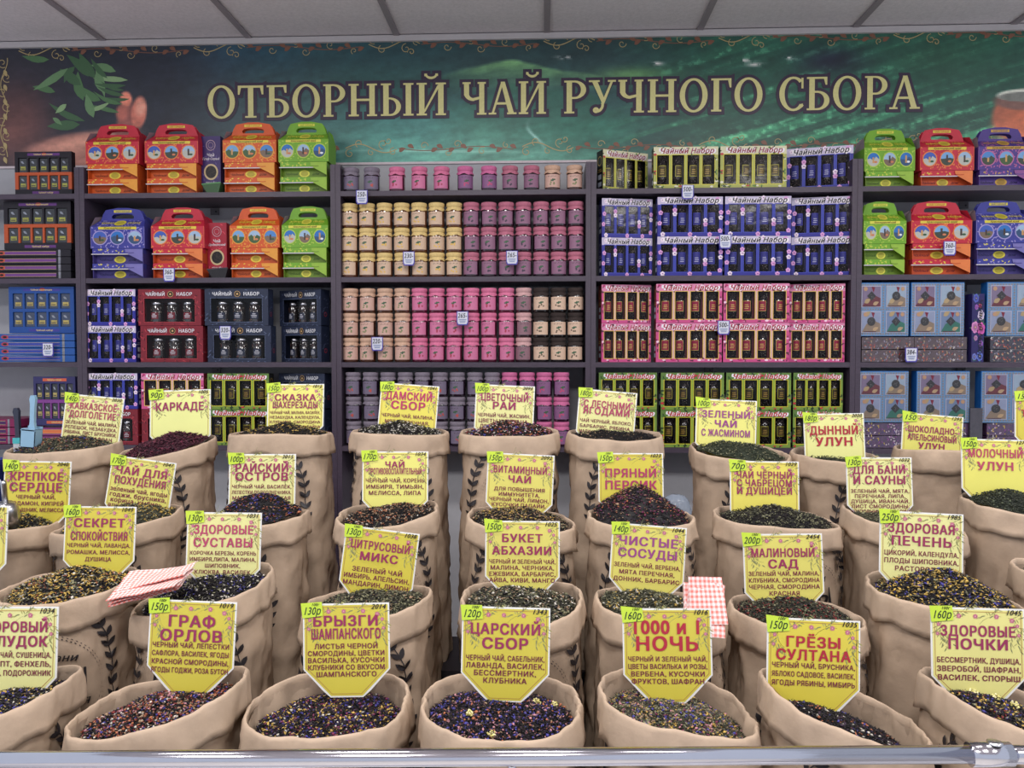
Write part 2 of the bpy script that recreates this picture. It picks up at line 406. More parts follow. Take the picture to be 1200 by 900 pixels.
# scroll ornament
gold = lin(186, 164, 106); brn = lin(138, 88, 66)
def spiral(cx, cy, r, turns, a0, sgn, k=14):
    return [(cx+r*(1-.8*i/k)*math.cos(a0+sgn*turns*2*PI*i/k), cy+r*(1-.8*i/k)*math.sin(a0+sgn*turns*2*PI*i/k)) for i in range(k+1)]
def scroll(px, py, flip=1, full=True):
    orn = MB()
    B = lambda pts: [BP(px+x, py+y*flip) for x, y in pts]
    b_ = orn
    b_.ribbon(B([(x, 5*math.sin(x/62*2*PI)) for x in range(0, 63, 4)]), .0036, -.001, gold)
    for (cx, cy, r, t, a, s) in ((5, -6, 6, 1.1, 1.2, 1), (16, 6, 5, 1, -2, -1), (30, -5, 4, 1, 2, 1), (44, 5, 6, 1.1, -1.6, -1), (56, -4, 5, 1, 1.4, 1), (50, 9, 4.5, 1.1, 3, 1)):
        b_.ribbon(B(spiral(cx, cy, r, t, a, s)), .0028, -.0012, gold)
    b_.ribbon(B([(x, 2.5*math.sin(x/20)) for x in range(62, 200, 5)]), .003, -.001, gold if not full else brn)
    for i, x in enumerate((66, 76, 104, 110, 124, 138, 146, 172, 180, 196)):
        p = BP(px+x, py+(4 if i % 2 else -4)*flip); b_.leaf(p[0]-.012, p[1], .03, .017, .5*flip*(1 if i % 2 else -1), -.0014, brn, .1)
    for (cx, cy, r, t, a, s) in ((92, 3, 5, 1, 0, 1), (120, -5, 5, 1.2, 2, -1), (131, 5, 5, 1, 0, 1), (160, -3, 5, 1.1, 1, 1), (188, 4, 4, 1, 2, 1)):
        b_.ribbon(B(spiral(cx, cy, r, t, a, s)), .0026, -.0012, gold)
    orn.build('scroll_ornament', 'banner', banner)
for k in range(6): scroll(22+k*205, 60-.0185*(22+k*205)+0, 1)
for k in range(5): scroll(198+k*207, 178-.010*(198+k*207), -1)
orn = MB()
for s_ in (0,):
    pts = [BP(5+4*math.sin(y/9), y) for y in range(68, 186, 4)]; orn.ribbon(pts, .0034, -.001, gold)
for y in range(74, 180, 17):
    orn.ribbon([BP(5+dx, y+dy) for dx, dy in spiral(3 if (y//17) % 2 else -2, 0, 6, 1.1, 1, 1)], .003, -.0012, gold)
    p = BP(5, y+8); orn.leaf(p[0], p[1], .03, .016, -1.2, -.0014, gold)
orn.build('scroll_ornament', 'banner', banner)
# heading in hand-shaped serif capitals
T_, t_ = .155, .07
def gR(x0, y0, x1, y1): return ('q', [(x0, y0), (x1, y0), (x1, y1), (x0, y1)])
def serif(x, y, wd=.15): return gR(x-wd, y, x+wd, y+.055)
def gA(cx, cy, rx, ry, a0, a1, tx, ty): return ('a', (cx, cy, rx, ry, a0, a1, tx, ty))
LET = {
 'О': (.86, [gA(.43, .5, .41, .52, 0, 360, T_, .07)]),
 'С': (.74, [gA(.43, .5, .41, .52, 48, 318, T_, .07), gR(.66, .66, .72, .98), gR(.66, .1, .71, .2)]),
 'Т': (.80, [gR(.32, 0, .48, 1), serif(.40, 0, .17), gR(.02, .93, .78, 1), ('q', [(.02, .72), (.07, .72), (.12, .95), (.02, 1)]), ('q', [(.73, .72), (.78, .72), (.78, 1), (.68, .95)])]),
 'Г': (.64, [gR(.1, 0, .26, 1), serif(.18, 0), gR(.03, .94, .62, 1), ('q', [(.57, .72), (.62, .72), (.62, 1), (.52, .95)])]),
 'Б': (.72, [gR(.1, 0, .26, 1), gR(.03, .94, .62, 1), ('q', [(.57, .76), (.62, .76), (.62, 1), (.52, .95)]), gA(.34, .29, .35, .29, -90, 90, T_, .06), gR(.03, 0, .36, .055), gR(.2, .52, .36, .58)]),
 'Р': (.70, [gR(.1, 0, .26, 1), serif(.18, 0), gA(.34, .72, .34, .28, -90, 90, T_, .06), gR(.03, .945, .36, 1), gR(.2, .44, .36, .5)]),
 'Н': (.90, [gR(.1, 0, .26, 1), gR(.64, 0, .8, 1), gR(.2, .47, .7, .54)]+[serif(x, y) for x in (.18, .72) for y in (0, .945)]),
 'Ы': (1.0, [gR(.1, 0, .26, 1), serif(.18, .945), gA(.32, .28, .30, .28, -90, 90, T_*.9, .06), gR(.03, 0, .34, .055), gR(.2, .51, .34, .565), gR(.76, 0, .92, 1), serif(.84, 0), serif(.84, .945)]),
 'Й': (.92, [gR(.1, 0, .26, 1), gR(.66, 0, .82, 1), ('q', [(.22, .1), (.28, .1), (.72, .92), (.64, .92)])]+[serif(x, y) for x in (.18, .74) for y in (0, .945)]+[gA(.46, 1.28, .19, .17, 190, 350, .06, .075), gR(.26, 1.2, .34, 1.28), gR(.58, 1.2, .66, 1.28)]),
 'Ч': (.82, [gR(.56, 0, .72, 1), serif(.64, 0), serif(.64, .945, .13), gR(.08, .6, .24, 1), serif(.16, .945, .13), gA(.38, .66, .30, .24, 180, 275, T_, .09), ('q', [(.36, .42), (.6, .48), (.6, .56), (.36, .51)])]),
 'А': (.86, [('q', [(.08, .03), (.15, .03), (.46, .98), (.38, .98)]), ('q', [(.62, .03), (.79, .03), (.50, 1.0), (.37, 1.0)]), gR(.22, .3, .66, .37), serif(.11, 0, .12), serif(.72, 0, .15)]),
 'У': (.80, [('q', [(.10, .97), (.26, .97), (.50, .36), (.40, .30)]), ('q', [(.66, .97), (.73, .97), (.44, .22), (.37, .28)]), gA(.24, .26, .22, .25, 265, 360, .08, .08), gA(.22, .09, .09, .09, 0, 360, .08, .08), serif(.17, .945, .16), serif(.69, .945, .12)]),
}
def letter(b, ch, x, z, h, sx, col, y, e=0):
    for ki, (kind, d) in enumerate(LET[ch][1]):
        y -= .00015
        if kind == 'q':
            cx = sum(p[0] for p in d)/4; cy = sum(p[1] for p in d)/4
            pts = []
            for i in range(4):
                p0, p1, p2 = d[i-1], d[i], d[(i+1) % 4]
                def nrm(a, c): l = math.hypot(c[0]-a[0], c[1]-a[1]) or 1; return ((c[1]-a[1])/l, -(c[0]-a[0])/l)
                n0, n1 = nrm(p0, p1), nrm(p1, p2); k = 1+n0[0]*n1[0]+n0[1]*n1[1]; k = max(k, .35)
                pts.append((p1[0]+e*(n0[0]+n1[0])/k, p1[1]+e*(n0[1]+n1[1])/k))
            b.poly([(x+p[0]*h*sx, z+p[1]*h) for p in pts], col, y)
        else:
            cx, cy, rx, ry, a0, a1, tx, ty = d
            if a1-a0 < 360: a0 -= e*60; a1 += e*60
            n = max(6, int((a1-a0)/11)); v = []
            for i in range(n+1):
                a = math.radians(a0+(a1-a0)*i/n)
                for (p, q_) in ((rx+e, ry+e), (max(rx-tx-e, .001), max(ry-ty-e, .001))):
                    v.append((x+(cx+p*math.cos(a))*h*sx, y, z+(cy+q_*math.sin(a))*h))
            b.add(v, [(2*i, 2*i+2, 2*i+3, 2*i+1) for i in range(n)], col)
hz = P(545, 135, YB).z-bo.z; hh = 37.5/900*3.094
yel = lin(222, 214, 138); dkp = lin(52, 34, 62)
LC = 0
for word, a, c in (('ОТБОРНЫЙ', 243, 524), ('ЧАЙ', 541, 641), ('РУЧНОГО', 660, 894), ('СБОРА', 912, 1077)):
    xa, xc = P(a, 120, YB).x-bo.x, P(c, 120, YB).x-bo.x
    tot = sum(LET[ch][0]+.05 for ch in word)-.05; sx = (xc-xa)/(tot*hh); x = xa
    for ch in word:
        face, rim_ = MB(), MB()
        LC += 1; letter(face, ch, x, hz, hh, sx, yel, -.0038); letter(rim_, ch, x, hz, hh, sx, dkp, -.0015-.00007*(LC % 2), .095)
        lo = face.build('heading_letter', 'banner', banner); rim_.build('letter_outline', 'banner', lo)
        x += (LET[ch][0]+.05)*hh*sx

# ------------------------------------------------------------------ shelving
ZL = {1: P(545, 222.5, 0).z, 2: P(545, 324, 0).z, 3: P(545, 424.5, 0).z, 4: P(545, 523.5, 0).z}
TB = .019
ztop = P(545, 191, 0).z
edges = [P(p, 300, 0).x for p in (-204, 94, 393.5, 692.5, 1004, 1330)]
desc = ['behind the flat window boxes', 'holding the carry cartons beside the flat window boxes', 'filled with jam jars', 'filled with blue, pink and green gift sets', 'with square blue boxes at the far end']
for i in range(5):
    a, c = edges[i], edges[i+1]; cx = (a+c)/2
    u = empty('shelving_unit', (cx, .1, 0), 0, 'dark wenge shelving unit '+desc[i], 'shelving unit', 'shelving units along the wall')
    for s_ in (-1, 1):
        x = (c-a)/2-.0005; x0, x1 = sorted((s_*x, s_*(x-.0185)))
        b = MB(); b.box(x0, x1, -.1, .1, 0, ztop, None); b.c = []; b.build('side_panel', 'laminate', u)
    for k in (1, 2, 3, 4):
        b = MB(); b.box(-(c-a)/2+.019, (c-a)/2-.019, -.0985, .1, ZL[k]-TB, ZL[k], None); b.c = []; b.build('shelf', 'laminate', u)
    if i > 0 and i != 0:
        for k in (1, 2, 3):
            for px in ({1: (251,), 2: (545,), 3: (832,), 4: (1130,)}[i]):
                b = MB(); X = P(px, 300, .2).x-cx; z = ZL[k]-TB
                b.box(X-.017, X+.017, .108, .112, z-.026, z, lin(96, 90, 96)); b.disc(X+.006, z-.013, .004, .004, .1075, lin(16, 14, 16), 10)
                b.build('wall_bracket', 'plastic', u)
# ------------------------------------------------------------------ goods on the shelves
ORD = ['first', 'second', 'third', 'fourth', 'fifth', 'sixth', 'seventh', 'eighth', 'ninth', 'tenth', 'eleventh', 'twelfth', 'thirteenth', 'fourteenth']
PROTO = {}
def put(kind, maker, px0, px1, z0, h, label, cat, group=None, Y=.012, rz=0, dims=None):
    """first call of a kind builds the thing, later calls copy it; it is scaled to stand between two points of the shelf"""
    xa, xb = P(px0, 300, Y).x, P(px1, 300, Y).x
    if kind not in PROTO: o = PROTO[kind] = maker()
    else: o = dup(PROTO[kind]); o.pop('group', None)
    W, H = dims or PROTO[kind]['dims_']
    dp = .058; s_ = math.sin(rz); wt = (xb-xa-.002-dp*abs(s_))/math.cos(rz)
    o.location = ((xa+xb)/2+s_*dp/2, Y+wt/2*abs(s_), z0+.0005); o.rotation_euler = (0, 0, rz)
    o.scale = (wt/W, 1, h/H)
    return tag(o, label, cat, group)
def root_of(name, W, H):
    o = empty(name); o['dims_'] = (W, H); return o
# ---- jam jars
JAR = {'yellow': ((222, 192, 124), (208, 176, 148), (92, 46, 20)), 'mauve': ((186, 106, 128), (142, 96, 124), (38, 14, 30)),
       'beige': ((206, 166, 140), (204, 162, 146), (74, 38, 22)), 'pink': ((216, 112, 150), (206, 108, 150), (84, 16, 44)),
       'black': ((58, 48, 46), (214, 180, 154), (20, 13, 16)), 'grey': ((128, 118, 132), (112, 100, 124), (34, 16, 34)),
       'rose': ((206, 104, 152), (134, 84, 130), (50, 14, 44)), 'pale': ((204, 158, 158), (140, 100, 112), (44, 20, 30))}
def make_jar(k, v=0):
    lid, lab, jam = [lin(*c) for c in JAR[k]]
    o = root_of('jam_jar', .064, .094); rj = random.Random(k+str(v))
    b = MB(); b.lathe([(.001, 0), (.026, 0), (.029, .003), (.0298, .008), (.0298, .060), (.028, .067), (.0245, .073), (.0245, .080), (.001, .080)], 20, jam)
    b.build('jar_glass', 'jamglass', o, True)
    ph = rj.random()*6
    def ruf(r, z, a, j):
        if j in (0, 1): return r+.0016*math.sin(9*a+ph)+.0008*math.sin(17*a), z+.0025*math.sin(5*a+ph)
        return r, z
    b = MB(); b.lathe([(.0305, .0625), (.0312, .066), (.0283, .0735), (.0268, .0765), (.029, .079), (.0302, .083), (.0302, .089), (.0285, .0925), (.001, .0932)], 24, lid, fn=ruf)
    b.lathe([(.0273, .0752), (.0282, .0765), (.0273, .0778)], 24, tuple(x*.6 for x in lid))
    b.build('cloth_cover', 'cloth', o, True)
    b = MB(); n = 12; a0 = -PI/2-1.15; da = 2.3/n; r = .0302
    v = [(r*math.cos(a0+da*i), r*math.sin(a0+da*i), z) for z in (.010, .058) for i in range(n+1)]
    b.add(v, [(i, i+1, i+n+2, i+n+1) for i in range(n)], lab)
    def dab(a, z, ra, rz_, col, n_=8):
        b.poly([((r+.0004)*math.cos(-PI/2+a+ra/r*math.cos(2*PI*i/n_)), (r+.0004)*math.sin(-PI/2+a+ra/r*math.cos(2*PI*i/n_)), z+rz_*math.sin(2*PI*i/n_)) for i in range(n_)], col)
    g = lin(52, 92, 62); f1 = {'yellow': (224, 178, 70), 'mauve': (60, 40, 66), 'beige': (120, 130, 80), 'pink': (170, 40, 70), 'black': (96, 80, 60), 'grey': (190, 70, 60), 'rose': (206, 60, 110), 'pale': (70, 70, 70)}[k]
    dab(.0, .036, .0035, .0055, g); dab(.2, .038, .004, .003, g); dab(-.18, .035, .003, .003, g)
    for i in range(4): dab(rj.uniform(-.35, .35), rj.uniform(.019, .031), .0032, .0032, lin(*f1))
    for i in range(7): dab(-.55+.15*i, .050+.0012*math.sin(i*2.2), .0016, .0008+.001*(i % 3 == 0), lin(70, 52, 62), 6)
    b.build('label', 'labelp', o, True)
    return o
def jar(k, px, z, label, v=0, Y=.04):
    x = P(px, 300, Y).x; key = ('jar', k, v)
    if key not in PROTO: o = PROTO[key] = make_jar(k, v)
    else: o = dup(PROTO[key])
    o.location = (x+R.uniform(-.0008, .0008), Y+R.uniform(-.001, .001), z); o.rotation_euler = (0, 0, R.uniform(-.28, .28))
    tag(o, label, 'jar', 'jam jars in the middle shelving unit')
top = ['grey', 'grey', 'pink', 'pink', 'pink', 'rose', 'rose', 'mauve', 'mauve', 'beige', 'beige']
CN = {'yellow': 'yellow-capped amber', 'mauve': 'mauve-capped dark', 'beige': 'beige-capped brown', 'pink': 'bright pink-capped', 'black': 'dark-capped black', 'grey': 'grey-capped', 'rose': 'pink-capped purple', 'pale': 'pale-capped mauve'}
for i, (k, px) in enumerate(zip(top, (412.5, 436.5, 466, 492, 518, 545.5, 573, 598, 623, 647, 673))):
    jar(k, px, ZL[1], CN[k]+' jam jar, '+ORD[i]+' from the left in the row under the banner', i % 2)
LAY = ['bottom', 'middle', 'top']
def jar_stack(kinds, sh, x0, px_step, n, name, miss=()):
    for l in range(3):
        cnt = {}
        for i in range(n):
            k = kinds(i, l)
            if k is None: continue
            cnt[k] = cnt.get(k, 0)+1
            jar(k, x0+px_step*i, ZL[sh]+.0938*l, CN[k]+' jam jar, '+ORD[cnt[k]-1]+' of its colour in the '+LAY[l]+' layer, '+name, (i+l) % 2)
jar_stack(lambda i, l: 'yellow' if i < 7 else 'mauve', 2, 410.4, 20.32, 14, 'second shelf')
jar_stack(lambda i, l: 'beige' if i < 4 else 'pink' if i < 10 else 'pale' if i == 10 else 'black', 3, 410.4, 20.32, 14, 'third shelf')
jar_stack(lambda i, l: 'grey' if i < 9 else 'rose', 4, 413.5, 20.4, 13, 'lowest shelf')

# ---- four-window tea gift sets
def quad_set(st):
    W, H, D = .25, .15, .052
    o = root_of('tea_gift_set', W, H); rj = random.Random(st)
    S_ = {'blue': dict(fr=(42, 42, 146), top=(196, 186, 214), edge=(60, 66, 176), lab=(44, 44, 140), txt=(24, 18, 30), ink=(190, 190, 220), mull=(48, 60, 164), side=(36, 36, 104)),
          'pink': dict(fr=(206, 74, 134), top=(222, 130, 170), edge=(222, 178, 84), lab=(160, 20, 62), txt=(170, 20, 50), ink=(226, 200, 90), mull=(214, 172, 160), side=(124, 34, 46)),
          'green': dict(fr=(120, 150, 60), top=(96, 130, 60), edge=(200, 190, 50), lab=(70, 56, 26), txt=(196, 30, 46), ink=(190, 150, 60), mull=(140, 170, 50), side=(30, 34, 34)),
          'gold': dict(fr=(168, 172, 84), top=(214, 210, 170), edge=(206, 196, 70), lab=(84, 70, 32), txt=(150, 40, 60), ink=(206, 170, 80), mull=(176, 180, 80), side=(34, 32, 36))}[st]
    L_ = {k: lin(*v) for k, v in S_.items()}
    hw = W/2
    b = MB(); b.box(-hw, hw, D-.002, D, 0, H, L_['side']); b.box(-hw, -hw+.002, .001, D-.002, 0, H, L_['side']); b.box(hw-.002, hw, .001, D-.002, 0, H, L_['side'])
    b.box(-hw, hw, .001, D-.002, 0, .002, L_['side']); b.box(-hw, hw, .001, D-.002, H-.002, H, L_['side']); b.build('carton_shell', 'card', o)
    b = MB(); zt, zb = .121, .014; ww = .048; gap = (W-2*.013-4*ww)/3
    wx = [-hw+.013+i*(ww+gap) for i in range(4)]
    b.box(-hw, hw, 0, .0015, zt, H, L_['top']); b.box(-hw, hw, 0, .0015, 0, zb, L_['fr'])
    b.box(-hw, wx[0], 0, .0015, zb, zt, L_['fr']); b.box(wx[3]+ww, hw, 0, .0015, zb, zt, L_['fr'])
    for i in range(3): b.box(wx[i]+ww, wx[i+1], 0, .0015, zb, zt, L_['mull'])
    b.build('front_panel', 'card', o)
    b = MB()
    for x in wx:
        for (a, c, d, e) in ((x-.002, x+.0008, zb-.002, zt+.002), (x+ww-.0008, x+ww+.002, zb-.002, zt+.002), (x, x+ww, zt-.0008, zt+.002), (x, x+ww, zb-.002, zb+.0008)):
            b.rect(a, c, d, e, -.0003, L_['edge'])
    if st == 'blue':
        pal = [lin(188, 108, 184), lin(214, 150, 208), lin(232, 214, 232), lin(150, 80, 160)]; gr2 = lin(60, 92, 70)
        spots = [(-hw+.02, H-.012), (-hw+.04, H-.008), (-hw+.012, .09), (-hw+.008, .05), (wx[1]-gap/2, .1), (wx[1]-gap/2, .085), (wx[3]-gap/2, .045), (wx[3]-gap/2, .06), (hw-.008, .07), (hw-.007, .09), (hw-.01, .02), (hw-.02, H-.01), (-hw+.02, .008), (0, .007), (hw-.05, .006), (.02, H-.006)]
    else:
        base = {'pink': [(232, 150, 190), (190, 40, 110), (240, 200, 220), (90, 40, 60)], 'green': [(60, 104, 44), (150, 180, 60), (196, 40, 56), (40, 60, 36)], 'gold': [(96, 136, 60), (220, 214, 190), (190, 60, 60), (60, 80, 44)]}[st]
        pal = [lin(*c) for c in base]; gr2 = pal[-1]
        spots = [(rj.uniform(-hw+.008, hw-.008), rj.choice([.006, .008, H-.006, H-.024, H-.012])) for _ in range(26)]+[(s*(hw-.006), rj.uniform(.01, .14)) for s in (-1, 1) for _ in range(5)]
    for (x, z) in spots:
        if st == 'blue': b.flower(x, z, .009, -.0004-rj.random()*.0003, pal[rj.randrange(3)], pal[3])
        else: b.disc(x, z, rj.uniform(.003, .008), rj.uniform(.002, .005), -.0004-rj.random()*.0003, pal[rj.randrange(len(pal))], 7)
        b.leaf(x, z, .012, .005, rj.uniform(0, 6), -.00035, gr2)
    b.build('printed_flowers', 'card', o)
    b = MB(); b.text('Чайный Набор', .004, .1265, .0255, lin(238, 230, 236), y=-.0009, off=.14, shear=.3, sx=1.1, maxw=.225)
    b.text('Чайный Набор', .004, .1265, .0255, L_['txt'], y=-.0014, off=.05, shear=.3, sx=1.1, maxw=.21); b.build('lettering', 'ink', o)
    b = MB(); b.rect(-hw+.005, hw-.005, zb-.004, zt+.004, .0019, None); b.c = []; b.build('window_film', 'film', o)
    words_ = ['Чай', 'черный', 'зеленый']
    for i, x in enumerate(wx):
        c = x+ww/2
        b = MB(); b.lathe([(.001, .006), (.0195, .006), (.0195, .128), (.001, .128)], 16, lin(34, 28, 30), cx=c, cy=.026); t = b.build('tea_tube', 'jamglass', o, True)
        b = MB(); off = rj.uniform(-.35, .35); a0 = -PI/2-.8+off; r = .0199; n = 8
        def wrap(z0, z1, aa, ab, col, e=0):
            v = [(c+(r+e)*math.cos(aa+(ab-aa)*k/n), .026+(r+e)*math.sin(aa+(ab-aa)*k/n), z) for z in (z0, z1) for k in range(n+1)]
            b.add(v, [(k, k+1, k+n+2, k+n+1) for k in range(n)], col)
        ze = .03 if st == 'blue' else .024
        wrap(.045, .045+ze+.016, a0, a0+1.6, L_['edge']); wrap(.047, .043+ze+.016, a0+.1, a0+1.5, L_['lab'], .0002)
        for k in range(3): wrap(.054+k*.007, .0565+k*.007, a0+.45-.1*(k == 0), a0+1.15+.1*(k == 1), L_['ink'], .0004)
        b.build('tube_label', 'card', t)
        b = MB(); rt = random.Random(i+len(st))
        for _ in range(26):
            a = rt.uniform(-PI/2-1.1, -PI/2+1.1); z = rt.choice([rt.uniform(.016, .043), rt.uniform(.088, .116)]); s = .0012
            p = (c+.0198*math.cos(a), .026+.0198*math.sin(a), z)
            b.add([(p[0]-s, p[1]-.0002, z), (p[0], p[1]-.0003, z-s), (p[0]+s, p[1]-.0002, z), (p[0], p[1]-.0003, z+s)], [(0, 1, 2, 3)], lin(*rt.choice([(120, 104, 96), (84, 70, 60), (150, 140, 130)])))
        b.build('tea_bits', 'card', t)['kind'] = 'stuff'
    if st in ('pink', 'gold', 'green', 'blue'):
        X = -hw-.0004
        def sq(y0, y1, z0, z1, col, s=1): b.poly([(s*X, y0, z0), (s*X, y1, z0), (s*X, y1, z1), (s*X, y0, z1)] if s < 0 else [(X, y1, z0), (X, y0, z0), (X, y0, z1), (X, y1, z1)], col)
        for s in (1, -1):
            b = MB()
            sq(.014, .040, .044, .062, lin(206, 214, 226), s); sq(.013, .041, .018, .034, lin(196, 206, 222), s); sq(.008, .046, .072, .0745, L_['ink'], s); sq(.014, .040, .079, .0815, L_['ink'], s)
            v = [(s*X, .027+rr_*math.cos(2*PI*k/14), .112+rr_*1.1*math.sin(2*PI*k/14)) for k in range(14) for rr_ in (.014, .016)]
            b.add(v, [(2*k, (2*k+2) % 28, (2*k+3) % 28, 2*k+1) for k in range(14)], L_['ink'])
            b.build('side_print', 'ink', o)
    return o
# ---- three-jar sets
def trio_set(st):
    W, H, D = .25, .142, .056; hw = W/2
    o = root_of('tea_jar_set', W, H)
    fr, dk, li = {'red': (lin(128, 30, 44), lin(60, 14, 24), lin(190, 60, 70)), 'navy': (lin(38, 46, 70), lin(20, 24, 38), lin(86, 98, 130))}[st]
    rj = random.Random(st)
    b = MB(); b.box(-hw, hw, D-.002, D, 0, H, dk); b.box(-hw, -hw+.002, .001, D-.002, 0, H, fr); b.box(hw-.002, hw, .001, D-.002, 0, H, fr); b.box(-hw, hw, .001, D-.002, 0, .002, fr); b.box(-hw, hw, .001, D-.002, H-.002, H, fr)
    for s in (-1, 1):
        X = s*(hw+.0004)
        for k in range(9):
            y0 = rj.uniform(.006, .036); z0 = rj.uniform(.02, .12); b.poly([(X, y0, z0), (X, y0+s*.002, z0+.002), (X, y0+.012, z0+.006), (X, y0+.008, z0+.001)], li)
        v = [(X, .028+q*math.cos(2*PI*k/14), .045+q*math.sin(2*PI*k/14)) for k in range(14) for q in (.007, .009)]; b.add(v, [(2*k, (2*k+2) % 28, (2*k+3) % 28, 2*k+1) for k in range(14)], lin(200, 50, 60))
    b.build('carton_shell', 'card', o)
    b = MB(); zt, zb, wl = .106, .014, .024
    b.box(-hw, hw, 0, .0015, zt, H, fr); b.box(-hw, hw, 0, .0015, 0, zb, fr); b.box(-hw, -hw+wl, 0, .0015, zb, zt, fr); b.box(hw-wl, hw, 0, .0015, zb, zt, fr)
    b.build('front_panel', 'card', o)
    b = MB()
    for _ in range(46):
        x = rj.uniform(-hw+.004, hw-.004); z = rj.choice([rj.uniform(.002, .01), rj.uniform(zt+.003, H-.004)])
        if rj.random() < .4: x = rj.choice([-1, 1])*rj.uniform(hw-.02, hw-.004); z = rj.uniform(.01, .13)
        b.leaf(x, z, rj.uniform(.008, .018), .003, rj.uniform(0, 6), -.0004, rj.choice([li, dk]))
    for (x0, x1, z0, z1) in ((-hw+wl-.002, hw-wl+.002, zt, zt+.0015), (-hw+wl-.002, hw-wl+.002, zb-.0015, zb), (-hw+wl-.0015, -hw+wl, zb, zt), (hw-wl, hw-wl+.0015, zb, zt)): b.rect(x0, x1, z0, z1, -.0004, li)
    b.build('printed_foliage', 'card', o)
    b = MB(); b.text('ЧАЙНЫЙ', -.056, .116, .019, lin(222, 222, 228), y=-.0012, off=.035, maxw=.078); b.text('НАБОР', .06, .116, .019, lin(222, 222, 228), y=-.0012, off=.035, maxw=.064)
    b.build('lettering', 'ink', o)
    b = MB(); b.disc(.004, .1225, .0115, .0115, -.0010, lin(24, 20, 22)); b.ring(.004, .1225, .0098, .0118, -.0013, lin(190, 150, 96)); b.disc(.004, .1215, .0045, .0035, -.0014, lin(200, 160, 100), 8); b.rect(.001, .007, .125, .1265, -.0014, lin(200, 160, 100)); b.build('cup_emblem', 'card', o)
    b = MB(); b.rect(-hw+wl-.003, hw-wl+.003, zb-.003, zt+.003, .0019, None); b.c = []; b.build('window_film', 'film', o)
    for i in range(3):
        c = -.064+.064*i
        b = MB(); b.lathe([(.001, .004), (.022, .004), (.0235, .01), (.0235, .078), (.019, .084), (.001, .084)], 16, lin(40, 34, 34), cx=c, cy=.029); t = b.build('tea_jar', 'jamglass', o, True)
        b = MB(); b.lathe([(.0205, .082), (.0215, .083), (.0215, .094), (.001, .0955)], 16, lin(170, 168, 176), cx=c, cy=.029); b.build('jar_lid', 'steel', t, True)
        b = MB(); n = 8; r = .0238
        for (z0, z1, w_, e, cl) in ((.026, .052, 1.4, 0, fr), (.0435, .0465, .5, .0003, lin(220, 220, 228)), (.037, .04, .9, .0003, lin(220, 220, 228)), (.031, .0335, .8, .0003, lin(200, 200, 210))):
            a0 = -PI/2-w_/2+.1*(i-1); v = [(c+(r+e)*math.cos(a0+w_*k/n), .029+(r+e)*math.sin(a0+w_*k/n), z) for z in (z0, z1) for k in range(n+1)]
            b.add(v, [(k, k+1, k+n+2, k+n+1) for k in range(n)], cl)
        b.build('jar_label', 'card', t)
        b = MB()
        for _ in range(30):
            a = rj.uniform(-PI/2-1.1, -PI/2+1.1); z = rj.choice([rj.uniform(.012, .025), rj.uniform(.053, .076)]); s = .0014; q = .0239; p = (c+q*math.cos(a), .029+q*math.sin(a))
            b.add([(p[0]-s, p[1], z), (p[0], p[1], z-s), (p[0]+s, p[1], z), (p[0], p[1], z+s)], [(0, 1, 2, 3)], lin(*rj.choice([(130, 110, 90), (150, 70, 60), (90, 84, 60)])))
        b.build('tea_bits', 'card', t)['kind'] = 'stuff'
    return o
# ---- carry cartons with a handle
CC = {'red': ((196, 36, 58), (226, 120, 60), (222, 196, 60), (200, 74, 30)), 'orange': ((214, 84, 34), (226, 150, 50), (226, 204, 60), (206, 84, 26)), 'green': ((112, 168, 40), (170, 200, 70), (220, 214, 70), (108, 140, 36)),
      'blue': ((58, 60, 150), (150, 140, 200), (216, 200, 60), (70, 60, 130)), 'violet': ((74, 52, 134), (180, 96, 150), (206, 160, 60), (84, 60, 140))}
def photo_disc(b, x, z, r, y, rj, ink):
    sky = rj.choice([(70, 130, 200), (110, 160, 210), (60, 90, 180), (150, 180, 210), (40, 110, 190)]); land = rj.choice([(60, 70, 60), (120, 100, 84), (50, 80, 120), (180, 180, 170), (64, 92, 54)])
    b.disc(x, z, r, r, y, lin(*sky), 20)
    n = 12; pts = [(x+r*math.cos(PI+PI*i/n), z+r*math.sin(PI+PI*i/n)) for i in range(n+1)]
    b.poly(pts+[(x+r*.4, z+r*rj.uniform(0, .5)), (x, z+r*rj.uniform(-.2, .2)), (x-r*.5, z+r*rj.uniform(0, .4))], lin(*land), y-.0002)
    b.rect(x-r*.15, x+r*.12, z-r*.5, z+r*rj.uniform(.1, .6), y-.0004, lin(*rj.choice([(226, 222, 214), (70, 56, 50), (200, 150, 90)])))
    b.disc(x+r*.35, z-r*.35, r*.28, r*.16, y-.0004, lin(*rj.choice([(220, 226, 232), (50, 90, 60), (206, 120, 80)])), 8)
    b.ring(x, z, r*.96, r*1.12, y-.0005, ink)
